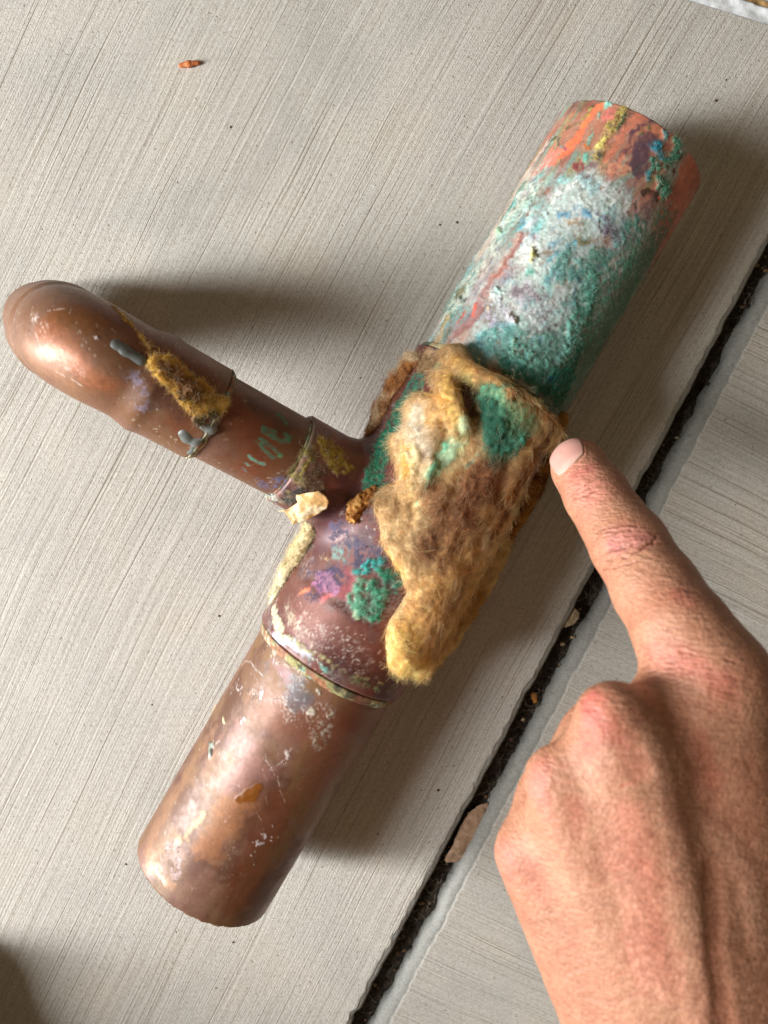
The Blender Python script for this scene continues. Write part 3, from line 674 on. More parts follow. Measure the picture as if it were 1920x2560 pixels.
P|crust|212,206,196|1.57|2.2|39.6,39.7,55.2;40.3,38.6,55.5
P|crust|200,170,90|0.88|0.8|33.6,43.1,52;33.8,42.6,52.3
P|fuzz|205,200,205|4.05||35.8,43.5,53;38.3,39.5,54.9
P|fuzz|185,170,190|2.18||33.9,41,52.8;36.2,35.7,54.9
P|fuzz|115,195,175|2.33||45.3,53.7,54.5;47.3,54.8,54.9
P|chip|70,170,130|0.93|0.3|48.2,77.9,48;48.2,76.4,48.7
P|dot|60,60,60|0.65|0.3|51.7,73.1,52.4;51.9,72.5,52.6
P|fuzz|112,175,182|6.23||36.8,35.4,55.1;31.3,31,54.2;25.7,28.2,52.5
P|fuzz|200,200,200|4.64||46.7,49.3,55.6;43,43.1,55.5;47.9,40.5,56.3
P|fuzz|160,140,150|4.03||41.9,48.3,54.4;47.9,46.1,56.1
P|moss|48,88,95|2.19|0.7|61.9,52.9,55.9;60.7,45.6,55.3;60.2,37.7,54;59.2,29.8,52.3
P|moss|85,125,108|3.38|0.5|66.3,53.1,54.9;65.3,41.1,52.5;63.1,34.9,51.8
P|moss|110,160,150|5.01|0.5|57.7,58.9,56.2;56.5,51.6,56.3;62.8,55.9,56
P|bloom|95,90,88|6.44||49.4,31.8,55.9;43.1,29.3,56.3;55.9,35.7,55
P|moss|62,128,105|10.80|0.9|40.6,26.2,56.3;48.5,23.1,55;57.4,19.8,49.7
P|moss|48,118,98|8.56|0.9|60.7,29.9,51.5;57.8,22.9,50.7;57.2,16,48.1
P|moss|50,105,88|5.04|0.5|36.8,28.1,56;43.2,24.3,56.1;51.6,18.3,52.7
P|moss|30,85,100|1.69|0.6|52.3,23.3,53.7;53.6,21.5,52.6
P|moss|90,150,120|1.34|0.9|41.8,28,56.3;40.8,29.3,56.3;38.7,31.6,56
P|crust|205,195,130|1.22|1.4|39.5,33.1,56;40,29.3,56.2
P|moss|65,170,140|1.02|0.4|70.9,47,51.3;71.6,46.5,50.7
P|moss|65,170,130|1.18|0.4|65.4,44.7,53.5;65.9,43.8,53
P|stain|208,126,90|1.79||103.1,84.2,40.3;96.2,71.5,39.1;86.2,54,38.6;77.6,38.2,37.3
P|flat|205,112,75|2.18||76.2,32.4,34.2;73.5,28.5,34.4
P|soft|200,168,122|3.25||22.8,43.6,41.2;18.1,35,41.8;14.5,29.2,45.8
P|moss|150,140,105|2.86|0.4|26.8,51.7,40;24.4,49.6,37.2
P|moss|60,75,55|1.24|0.3|25.5,49,40.4;27.1,47.4,44.4
P|moss|150,120,80|5.14|0.8|13.2,25.9,46.6;18.1,24.7,51.7;16.2,22.2,51.4
P|moss|75,125,95|4.40|0.8|17.4,22.8,52;20.6,26.5,52.7;19.2,20.7,53.9
P|bloom|96,152,132|10.43||78.5,65.9,53.1;71.5,51.2,52.4;62.9,36.1,52.3
P|fuzz|118,172,158|8.69||35.6,33.2,55.1;48.2,29.3,55.8;60.2,34.7,53.2
P|fuzz|96,158,140|5.59||67.9,59.1,55.4;64.6,48.2,54.5;61.1,39.6,54
W|wool|196,166,124|11.27||13.7,11.4,61.3;12.5,1.5,62.3;9.9,-9.7,64.3
W|wool|205,186,160|6.28||10,9,60.2;9.4,2.7,61.9;12.5,-1,63
W|wool|212,165,95|5.02||16.3,14,60.5;18.6,11.3,63.6;15,8.9,61.9
W|wool|205,150,40|3.27||5.7,1.5,59;6.3,-3.5,61.5;7.5,-8.4,63.5
W|wool|200,165,100|3.24||8.7,-7.2,63.2;9.3,-13.4,64.4;8.8,-16,62.6
W|wool|190,150,72|5.74||22.9,26.2,62;27.1,22.3,63.6;33.8,18.6,64.7
W|wool|185,145,60|6.22||19.8,20,62.9;20.3,13.8,64.3;22.1,8.8,65.5
W|wool|205,160,110|1.99||28.2,22.3,64.4;34.9,18,65.1
W|wool|120,82,44|5.02||26.6,11.6,58.1;25.1,6.4,66.1
W|wool|110,115,60|4.30||25.5,20.1,61.8;29,15.3,59
W|wool|175,180,125|3.48||24.5,8.2,66;25.2,4.5,65.2;22.5,0.3,62.5;18.8,-4.7,62.5;14.9,-9,64.2
W|wool|80,155,120|1.25||20,0.3,62.5;15.5,-5.9,63.9;14.3,-10.3,64.4
W|wool|52,98,74|10.50||33.4,13.8,63.5;35.9,6.4,63.9;37.6,-1,61.6
W|wool|35,70,58|4.51||30.5,12.6,62.1;32.8,6.4,63.6;36.2,0.3,62.3
W|wool|95,120,85|6.26||38,15.5,65.4;43.7,9,61.7;46.5,5.3,60.4
W|wool|70,125,100|2.78||37.6,-1,61.6;41.3,2.7,61.3;46.7,2.8,59.5
W|wool|75,150,125|0.88||29.3,-2.9,62.7;25.7,-6.6,62.3
W|wool|165,110,45|2.78||38,16.7,65.3;43.4,13.8,62.8;49,10.3,59.7;54.6,7.9,54.6
W|wool|134,84,48|9.59||30.1,-8.5,61.9;26.4,-16,62;36.9,-9.9,58.6
W|wool|176,142,94|10.09||0,-18.8,59.1;6.3,-26.2,61.5;15.2,-27.4,61.8
W|wool|136,90,52|8.28||17.5,-15.9,63.4;20.3,-26.2,61.2;12.7,-32.6,61.7
W|wool|116,74,44|6.31||27.9,-18.7,60.6;24.1,-26.3,61
W|wool|116,76,46|4.28||12.7,-31.3,61.4;16.5,-29.4,61.1
W|wool|205,160,65|3.82||0,-33.1,57.5;1.9,-37,57.9;5.1,-39.2,60.2
W|wool|190,150,88|8.91||28.7,-37.5,54.7;19.2,-41.8,60.2;12.8,-48.1,60.9
W|wool|200,158,92|11.39||16.6,-46.9,60.3;10.3,-56.3,59.4;5.1,-61.2,60.6
W|wool|226,188,108|12.90||7.8,-62.8,59.4;5.2,-68.3,58.8;12.2,-75.5,48
W|wool|225,180,95|5.14||3.9,-69.8,58;9.3,-74.9,54.4
W|wool|200,170,115|6.64||38.4,-30.1,50.5;29.7,-49.5,47.3;20.5,-66.3,46
W|wool|170,115,55|5.21||49.4,-1,52.5;42.9,-15.3,53.5;37.9,-25.8,53.3
W|wool|115,60,25|1.55||54.2,6.6,56.4;51.5,0.3,54.9;46.5,-8.8,54.7;42.9,-15.3,53.5
W|wool|180,120,55|2.14||56.6,6.7,51.6;55.1,0.3,53;52.9,-12.2,35.5
W|wool|140,130,75|2.71||57,-5.3,35.3;46.2,-19.4,50.5
W|wool|120,75,35|3.11||35.8,-15,58.2;40.8,-23.3,51.5;35.3,-29.7,53.9
W|wool|70,150,110|0.88||10.4,-18.1,61.2;11.1,-18.8,62
W|wool|126,78,44|7.57||34,-7.3,61;30.3,-14.8,61.3;28,-23.8,59.8
W|wool|150,104,56|6.31||24.1,-27.6,60.6;19.1,-36.5,60.7
W|wool|52,100,76|5.01||32.2,11.3,63.6;36,4,63.3;41.4,1.5,61.2
W|wool|86,140,104|2.00||21.1,2.7,63.2;17.5,-4.7,62.3;15.6,-9.7,63.6
W|moss|76,134,102|10.51|1.1|34.6,13.8,63.6;36.5,6.4,63.8;40.7,1.5,61.3
W|moss|38,88,68|5.49|0.9|31.6,11.4,63.3;34.1,5.2,63.9;36.8,0.3,62.5
W|moss|112,140,98|5.75|0.9|39.3,14.9,65.1;45.1,8.4,61.1
W|moss|60,128,104|3.29|1|38.9,-1,61.2;45.5,2.1,59.3
W|crust|182,194,146|3.23|1.2|24.8,8.2,65.7;25.4,4.5,65.1;22.5,0.3,62.5
W|crust|164,190,146|4.00|1|21.2,-1,62.5;18.1,-5.4,62.6;15.2,-9,64
W|crust|96,170,132|1.12|1.2|19.7,0.3,62.4;15.7,-5.9,63.7;14.3,-10.3,64.4
W|wool|112,62,26|1.04||53.4,2.8,54.8;48.2,-8.8,52.8;42.6,-19.3,52
W|wool|206,150,44|2.77||5.6,2.1,59.4;6,-3.5,61.2;7.2,-8.4,63.4
W|crust|214,184,130|2.00|1|8.8,-2.2,62.1;9.3,-8.4,63.8;8.7,-14,63.9
W|crust|176,118,56|1.78|1|38.6,16.7,65.4;44.1,13.9,62.4;49.3,10.3,59.5;56.6,7.9,47.4
H|skin|205,135,118|7.62||53.1,-7.5,90.3;55.7,-13.7,97.6
H|skin|185,105,95|3.30||53,-8,90.9;56.5,-6.3,92.1
H|skin|190,118,112|6.00||58.7,-24,109.9;63,-23.2,112.4
H|skin|165,95,90|1.61||57.5,-24.6,108.9;58.5,-25.7,110.8;58.8,-26,111.4
H|skin|170,100,82|3.96||68,-33.7,128.9;69.4,-35,131.3
H|skin|110,75,70|1.27||69.9,-33.5,129;70.3,-34,130
H|skin|190,105,88|5.76||44.4,-54.3,143.2;45.2,-57.4,146.7;43.1,-61.3,145.4
H|skin|200,110,98|3.33||45.5,-52.9,142.1;43.2,-57.3,144.6
H|skin|205,125,108|5.04||33.9,-70.9,141.6;33,-76,142.1
H|skin|195,118,100|5.16||61.7,-47.7,132.3;68,-47.6,139.3;71.9,-50.1,142.5
H|skin|200,130,108|7.13||50,-77.9,149.2;53.3,-94.4,150.8;56.5,-110.8,152.5
H|skin|185,115,92|4.27||32.3,-94.4,138.5;34.8,-99.3,139.8
H|skin|195,120,100|5.29||26.8,-93.7,133.2;27.6,-97.8,134.5
H|skin|170,100,78|3.29||67.1,-62.4,144.8;70.6,-71,145.3
H|ridge|205,145,125|1.03|0.7|55.6,2.3,77.8;56.7,1.4,80.9;57.1,-0.7,84.2;56.8,-2.7,86.8
H|ridge|205,145,125|1.01|0.5|56.7,-2.9,87.1;53.7,-5.7,88.6;51.3,-8.3,87.8;50.1,-9.6,85.3
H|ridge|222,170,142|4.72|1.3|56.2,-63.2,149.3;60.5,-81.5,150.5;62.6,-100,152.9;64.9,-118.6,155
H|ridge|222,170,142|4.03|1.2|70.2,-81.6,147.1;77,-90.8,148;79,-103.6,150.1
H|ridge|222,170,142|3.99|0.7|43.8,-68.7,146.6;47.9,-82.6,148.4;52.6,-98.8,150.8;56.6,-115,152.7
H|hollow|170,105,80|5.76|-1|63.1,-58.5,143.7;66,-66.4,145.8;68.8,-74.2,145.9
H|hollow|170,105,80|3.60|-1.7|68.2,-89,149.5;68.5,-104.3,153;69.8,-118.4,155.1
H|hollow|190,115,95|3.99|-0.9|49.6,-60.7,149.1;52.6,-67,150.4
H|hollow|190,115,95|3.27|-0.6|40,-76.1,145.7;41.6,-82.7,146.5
H|crease|128,72,52|0.54|-0.51|50.8,-14.1,91.2;52.8,-13.4,94.4;55.1,-11.8,96
H|crease|128,72,52|0.65|-0.595|51.4,-15.3,92.5;53.6,-14.4,95.7;56.4,-12.4,97.2
H|crease|128,72,52|0.43|-0.34|52.4,-12.3,93.6;55.7,-10,95.4
H|crease|128,72,52|0.61|-0.425|55.3,-22.7,103.8;57.6,-21.1,106.6;60.6,-20.3,108.5;63.7,-20.2,109.7
H|crease|128,72,52|0.51|-0.51|54.8,-24.8,103.7;55.9,-23,105.4;58.7,-21.7,108.3;62.1,-21.3,110.3
H|crease|128,72,52|0.70|-0.85|55.7,-28.3,106.8;57.7,-26.2,110;58.9,-25.7,111.2;61.7,-24.8,113.3
H|crease|128,72,52|0.70|-0.85|55.6,-30.6,105.4;57.5,-28.7,111.1;60.3,-27.4,114.8;63,-25.8,115.5;67.5,-23.5,113.6
H|crease|128,72,52|0.49|-0.51|56.2,-32.2,107;57.9,-30.4,113.4;61.4,-28.5,117.6;64.2,-26.9,118
H|crease|128,72,52|0.51|-0.34|55.4,-27.4,106;55.2,-29.4,104.9
H|crease|128,72,52|0.59|-0.51|66.7,-21.8,111.5;68,-22.5,112.1;66.1,-24.4,114.9
H|crease|158,98,78|0.35|-0.22|57.9,-50.9,121.6;60.7,-46.7,129.9;65.7,-44.6,135.7;71.4,-44.9,139.2;76.8,-45.9,140.7
H|crease|158,98,78|0.44|-0.4|57.6,-52,123.2;60.7,-48.1,130.1;65.6,-45.7,136.1;71.1,-45.9,139.8;76.5,-46.8,141.4
H|crease|158,98,78|0.53|-0.15|57.5,-53.3,124.3;60.6,-49.4,130.4;65.5,-46.7,136.6;70.9,-46.9,140.4;76.3,-47.8,142
H|crease|158,98,78|0.35|-0.22|57.4,-54.6,125.2;60.4,-50.6,131.2;65.3,-47.7,137.2;70.7,-47.9,141;76.1,-48.8,142.5
H|crease|158,98,78|0.43|-0.4|53.2,-51.7,139;60,-51.6,132.4;65.1,-48.7,137.7;70.5,-48.9,141.5;76,-49.8,142.9
H|crease|158,98,78|0.51|-0.15|52.1,-51.9,142.8;59.5,-52.5,134;64.9,-49.7,138.3;70.4,-49.9,141.9;75.8,-50.9,143.2
H|crease|158,98,78|0.34|-0.22|51.8,-52.7,144.6;58.8,-53.2,136.1;64.7,-50.7,138.9;70.3,-50.9,142.3;75.8,-51.9,143.5
H|crease|158,98,78|0.42|-0.4|51.5,-53.7,145.9;57.7,-53.6,139.1;64.5,-51.7,139.5;70.2,-51.9,142.6;75.7,-53,143.7
H|crease|158,98,78|0.50|-0.15|51.4,-54.7,146.9;56.6,-53.8,142.4;64.3,-52.7,140.1;70.1,-53,142.9;75.7,-54.1,143.8
H|crease|158,98,78|0.33|-0.22|51.4,-55.8,147.7;56,-54.5,144.3;64.1,-53.6,140.7;70,-54,143.1;75.7,-55.1,143.9
H|crease|158,98,78|0.41|-0.4|51.4,-57,148.3;55.6,-55.3,145.6;63.9,-54.6,141.2;70,-55.1,143.4;75.7,-56.2,144
H|crease|158,98,78|0.49|-0.15|51.4,-58.2,148.7;55.3,-56.3,146.5;63.8,-55.5,141.8;69.9,-56.1,143.6;75.7,-57.4,144.1
H|crease|158,98,78|0.33|-0.22|51.5,-59.4,149;55,-57.3,147.3;63.6,-56.5,142.4;69.9,-57.2,143.8;75.7,-58.5,144.2
H|crease|165,88,75|0.42|-0.25|42.7,-56.1,136.6;43.6,-55.2,143.1;45.3,-56.6,146.4
H|crease|165,88,75|0.41|-0.25|42.5,-55.9,141.3;44.2,-55.9,144.8;46,-57.3,147.2
H|crease|165,88,75|0.41|-0.25|43,-56.5,143.6;44.8,-56.7,146.1;46.7,-58.1,147.9
H|crease|165,88,75|0.41|-0.25|43.6,-57.3,145.2;45.6,-57.6,147.1;47.5,-59,148.4
H|crease|165,88,75|0.40|-0.25|44.3,-58.3,146.3;46.4,-58.6,147.9;48.3,-59.8,148.8
H|crease|165,88,75|0.40|-0.25|45.1,-59.3,147.2;47.3,-59.7,148.4;49.2,-60.7,149.1
H|crease|165,88,75|0.40|-0.25|45.9,-60.4,147.9;48.2,-60.8,148.8;50,-61.6,149.4
H|crease|165,88,75|0.40|-0.25|46.8,-61.6,148.4;49.1,-62,149.2;50.8,-62.6,149.7
H|crease|180,105,85|0.28|-0.15|53.5,-86.7,150.6;56.5,-85.9,151.3;60.3,-84.3,151
H|crease|180,105,85|0.28|-0.15|40.3,-96.5,144.7;43.1,-94.7,147;46.5,-91.6,148.4
H|crease|180,105,85|0.28|-0.15|45.3,-88.6,147.9;48.3,-87.7,148.8;51.7,-85.9,150
H|crease|180,105,85|0.28|-0.15|44.9,-116.5,145.5;47.6,-114.3,148;50.7,-110.6,150.2
H|crease|180,105,85|0.28|-0.15|46.1,-72.1,147.9;49,-71,149.4;52.4,-69.1,150.4
H|crease|180,105,85|0.27|-0.15|59.2,-105.3,152.9;62.3,-104.5,153.3;66,-103.4,153.2
H|crease|180,105,85|0.28|-0.15|48.9,-70.3,149.4;51.9,-69.3,150.4;55.6,-67.3,150.2
H|crease|180,105,85|0.29|-0.15|38.1,-112.9,140.6;41,-109.8,143.2;44,-106.2,146.3
H|crease|180,105,85|0.29|-0.15|37.9,-68.9,142.9;41,-68,144.2;44.2,-64.7,146.5
H|crease|180,105,85|0.27|-0.15|57.8,-99.3,152.3;61,-98.7,152.7;64.7,-97.7,152.5
H|crease|180,105,85|0.28|-0.15|50.2,-107.7,150.1;53.1,-105.7,151.2;56.5,-104.4,152.3
H|crease|180,105,85|0.28|-0.15|48.1,-103.7,149.2;51.1,-101.7,150.4;54.4,-100.4,151.5
H|crease|180,105,85|0.29|-0.15|61.3,-68.7,148.1;65.4,-68.7,146.2;69.6,-68,145.2
H|crease|180,105,85|0.28|-0.15|57.3,-77.3,150.4;61,-76.8,149.3;65.7,-76.5,147
H|crease|180,105,85|0.28|-0.15|51.2,-104.9,150.5;54.2,-103.4,151.5;57.5,-101.3,152.3
H|crease|180,105,85|0.28|-0.15|44.4,-84.7,147.4;47.5,-83.4,148.3;50.8,-80.9,149.5
H|crease|180,105,85|0.28|-0.15|48.5,-118.9,148.1;51.2,-116.4,150.2;54.4,-114.2,151.9
H|crease|180,105,85|0.29|-0.15|38.4,-107.4,141.5;41.2,-105.2,144.1;44.3,-101.8,147.1
H|crease|180,105,85|0.28|-0.15|48.1,-91.1,148.9;51.1,-90,149.9;54.4,-88.4,150.9
H|crease|180,105,85|0.29|-0.15|36.7,-72.3,144.3;39.9,-71.5,145;43.3,-69.8,146.3
H|crease|180,105,85|0.28|-0.15|48.1,-89,148.8;51.1,-87.9,149.8;54.4,-85.3,150.8
H|crease|180,105,85|0.28|-0.15|40.3,-77.2,145.9;43.5,-76.2,146.7;46.8,-73.7,148.1
H|crease|180,105,85|0.29|-0.15|40.4,-106.3,143.3;43.2,-104.3,145.9;46.3,-100.5,148.4
H|crease|180,105,85|0.28|-0.15|53.5,-86.3,150.6;56.6,-85.6,151.3;60.4,-84.1,151
H|crease|180,105,85|0.28|-0.15|40.3,-78.2,146;43.5,-76.6,146.7;46.9,-75,148.1""".strip().splitlines():
    _t, _s, _c, _w, _h, _p = _l.split('|')
    STROKES.append((_t, _s, lin([int(v) for v in _c.split(',')]), float(_w), float(_h) if _h else None,
                    np.array([[float(v) for v in q.split(',')] for q in _p.split(';')], np.float32)))
#  style: softness mm, warp mm, speckle (0 none), height mm, roughness, metal, opacity, fuzz
STY = dict(stain=(2.4, 2.2, 0, 0, .44, .26, .6, 0), soft=(2.0, 1.8, 0, 0, .6, .15, .8, 0), bloom=(1.6, 1.8, .5, .06, .85, 0, .85, .25),
           chip=(.35, 1.3, 0, .08, .6, .1, .95, 0), flat=(.5, 1.1, 0, .05, .5, .2, .9, 0), crust=(.45, 1.5, 0, .4, .95, 0, 1, .15),
           felt=(.7, 1.2, 0, .5, .95, 0, .95, 2.2),
           moss=(.8, 1.8, .22, .6, .97, 0, .95, 1.0), fuzz=(1.2, 1.5, .3, .2, .95, 0, .8, 1.0), lint=(1.6, 1.4, .8, .08, .85, 0, .6, .3),
           crackle=(.6, .8, .7, .12, .8, 0, .85, .1), edge=(.14, .4, 0, .02, .7, 0, .45, 0), dot=(.12, .1, 0, .1, .6, 0, .95, 0), ink=(.3, .5, .12, .03, .8, 0, .9, 0),
           wet=(.4, .3, 0, .3, .2, 0, .97, 0), wool=(1.6, 1.8, 0, 0, .95, 0, .9, 0),
           skin=(4.5, 1.0, 0, 0, .5, 0, .55, 0), ridge=(2.6, .5, 0, .8, .5, 0, .25, 0), hollow=(3.2, .5, 0, -.8, .5, 0, .35, 0), crease=(.3, .7, 0, -.3, .5, 0, .6, 0))  # ridges tinted lighter, hollows darker: relief shading put into the skin colour
def paint(tag, P, col, rough, metal, bumpy):
    """lays the strokes over the vertices P; returns colour, rough/metal/bump, relief and fuzz masks"""
    P = P.astype(np.float32)
    n = len(P)
    W1 = np.stack([vnoise(P, 5.0, s) + .6 * vnoise(P, 1.7, s + 3) + .38 * vnoise(P, .75, s + 6) for s in (1, 2, 3)], 1)
    f1 = vnoise(P, 1.3, 31) * .6 + vnoise(P, .6, 32) * .4
    f2 = vnoise(P, .55, 33) * .6 + vnoise(P, 2.2, 34) * .4
    H = np.zeros(n); FZ = np.zeros(n)
    for t, s, c, w, h, pts in STROKES:
        if t != tag: continue
        so, wa, sp, hh, ro, me, op, fz = STY[s]
        so = w * .42 + .3 if s == 'stain' else min(so, w * .5) if s == 'skin' else min(so, w * .45 + .05)
        if h is not None: hh = h
        m = w / 2 + so + wa * 1.6
        a = pts.min(0) - m; b = pts.max(0) + m
        ii = np.flatnonzero(((P > a) & (P < b)).all(1))
        if not len(ii): continue
        d = d_poly(P[ii] + W1[ii] * min(wa, w * .75 + .1), pts)
        k = sstep(w / 2 + so, w / 2 - so * .6, d) * op
        if tag == 'P' and s not in ('wet', 'stain', 'soft'): k = k * np.clip(.95 + .85 * f1[ii] + .5 * f2[ii], 0, 1)
        if sp: k = k * sstep(sp - .55 - .45, sp - .55 + .35, f1[ii] if s != 'lint' else f2[ii] - .15)
        cc = c[None] * (1 + (.0 if s == 'wet' else .34) * f2[ii] + .14 * f1[ii] * (s != 'wet'))[:, None]
        col[ii] = col[ii] * (1 - k[:, None]) + cc * k[:, None]
        rough[ii] = rough[ii] * (1 - k) + ro * k
        metal[ii] = metal[ii] * (1 - k) + me * k
        bumpy[ii] = bumpy[ii] * (1 - k) + (0.0 if s == 'wet' else 1.0 if hh > .15 or fz > .2 else .3) * k
        rel = hh * (.65 + .45 * f1[ii] + .35 * f2[ii]) if s in ('crust', 'moss', 'felt', 'fuzz', 'lint', 'crackle', 'bloom') else hh
        H[ii] = H[ii] * (1 - k * (.6 if s in ('crust', 'moss') else 0)) + rel * k
        FZ[ii] = np.maximum(FZ[ii] * (1 - k), fz * k)
    return np.clip(col, 0, 1), H, FZ, f1, f2

# ------------------------------------------------------------------ materials
def new_mat(name):
    m = bpy.data.materials.new(name); m.use_nodes = True
    nt = m.node_tree
    return m, nt, nt.nodes['Principled BSDF']
def nd(nt, t, **kw):
    n = nt.nodes.new(t)
    for k, v in kw.items(): setattr(n, k, v)
    return n
def attr(nt, name):
    return nd(nt, 'ShaderNodeAttribute', attribute_name=name)
def noise_node(nt, vec, scale, detail=3.0, rough=.55):
    n = nd(nt, 'ShaderNodeTexNoise'); n.inputs['Scale'].default_value = scale; n.inputs['Detail'].default_value = detail; n.inputs['Roughness'].default_value = rough
    if vec is not None: nt.links.new(vec, n.inputs['Vector'])
    return n
def math_node(nt, op, a, b=None, clamp=False):
    n = nd(nt, 'ShaderNodeMath', operation=op); n.use_clamp = clamp
    for i, v in enumerate((a, b)):
        if v is None: continue
        if isinstance(v, (int, float)): n.inputs[i].default_value = v
        else: nt.links.new(v, n.inputs[i])
    return n.outputs[0]
def ramp(nt, fac, stops):
    r = nd(nt, 'ShaderNodeValToRGB')
    e = r.color_ramp.elements
    while len(e) < len(stops): e.new(.5)
    for i, (p, c) in enumerate(stops):
        e[i].position = p; e[i].color = (*c, 1) if len(c) == 3 else c
    nt.links.new(fac, r.inputs[0])
    return r.outputs[0]
def mixc(nt, fac, a, b, mode='MIX'):
    n = nd(nt, 'ShaderNodeMix', data_type='RGBA', blend_type=mode)
    for s, v in ((n.inputs[0], fac), (n.inputs[6], a), (n.inputs[7], b)):
        if isinstance(v, (int, float)): s.default_value = v
        elif isinstance(v, tuple): s.default_value = (*v, 1)
        else: nt.links.new(v, s)
    return n.outputs[2]

def surface_mat(name, scale=2500, bump=.00008, spec=.5, coat=0):
    """colour, roughness, metal and bumpiness come from the mesh; fine grain from noise"""
    m, nt, b = new_mat(name)
    L = nt.links
    tc = nd(nt, 'ShaderNodeTexCoord').outputs['Object']
    a = attr(nt, 'Col'); r = attr(nt, 'RMB')
    sep = nd(nt, 'ShaderNodeSeparateColor'); L.new(r.outputs['Color'], sep.inputs[0])
    n1 = noise_node(nt, tc, scale, 4)
    n2 = noise_node(nt, tc, scale * .25, 3)
    v = math_node(nt, 'MULTIPLY_ADD', n1.outputs[0], .5); v.node.inputs[2].default_value = .75
    c = mixc(nt, 1.0, a.outputs['Color'], v, 'MULTIPLY')
    L.new(c, b.inputs['Base Color'])
    rr = math_node(nt, 'MULTIPLY_ADD', n2.outputs[0], .22); rr.node.inputs[2].default_value = -.11
    L.new(math_node(nt, 'ADD', sep.outputs[0], rr, True), b.inputs['Roughness'])
    L.new(sep.outputs[1], b.inputs['Metallic'])
    if coat:
        L.new(math_node(nt, 'MULTIPLY', math_node(nt, 'SUBTRACT', .62, sep.outputs[0], True), coat), b.inputs['Coat Weight']); b.inputs['Coat Roughness'].default_value = .22
    b.inputs['Specular IOR Level'].default_value = spec
    bm = nd(nt, 'ShaderNodeBump'); bm.inputs['Distance'].default_value = bump
    L.new(n1.outputs[0], bm.inputs['Height']); L.new(sep.outputs[2], bm.inputs['Strength'])
    L.new(bm.outputs[0], b.inputs['Normal'])
    return m
M_COPPER = surface_mat('tarnished_copper', coat=.45)
M_SOLDER = surface_mat('solder', 1800, .0001)
M_WOOL = surface_mat('wool_mat', 3000, .0004, .1)
M_PAPER = surface_mat('torn_paper', 2500, .0003, .15)
def fibre_mat(name, rough=.6, trans=.35):
    m, nt, b = new_mat(name)
    a = attr(nt, 'Col')
    nt.links.new(a.outputs['Color'], b.inputs['Base Color'])
    b.inputs['Roughness'].default_value = rough
    b.inputs['Specular IOR Level'].default_value = .25
    tr = nd(nt, 'ShaderNodeBsdfTranslucent'); nt.links.new(a.outputs['Color'], tr.inputs[0])
    mx = nd(nt, 'ShaderNodeMixShader'); mx.inputs[0].default_value = trans
    nt.links.new(b.outputs[0], mx.inputs[1]); nt.links.new(tr.outputs[0], mx.inputs[2])
    nt.links.new(mx.outputs[0], nt.nodes['Material Output'].inputs[0])
    return m
M_FIBRE = fibre_mat('glass_fibre', .5, .4)
M_LINT = fibre_mat('lint', .8, .1)

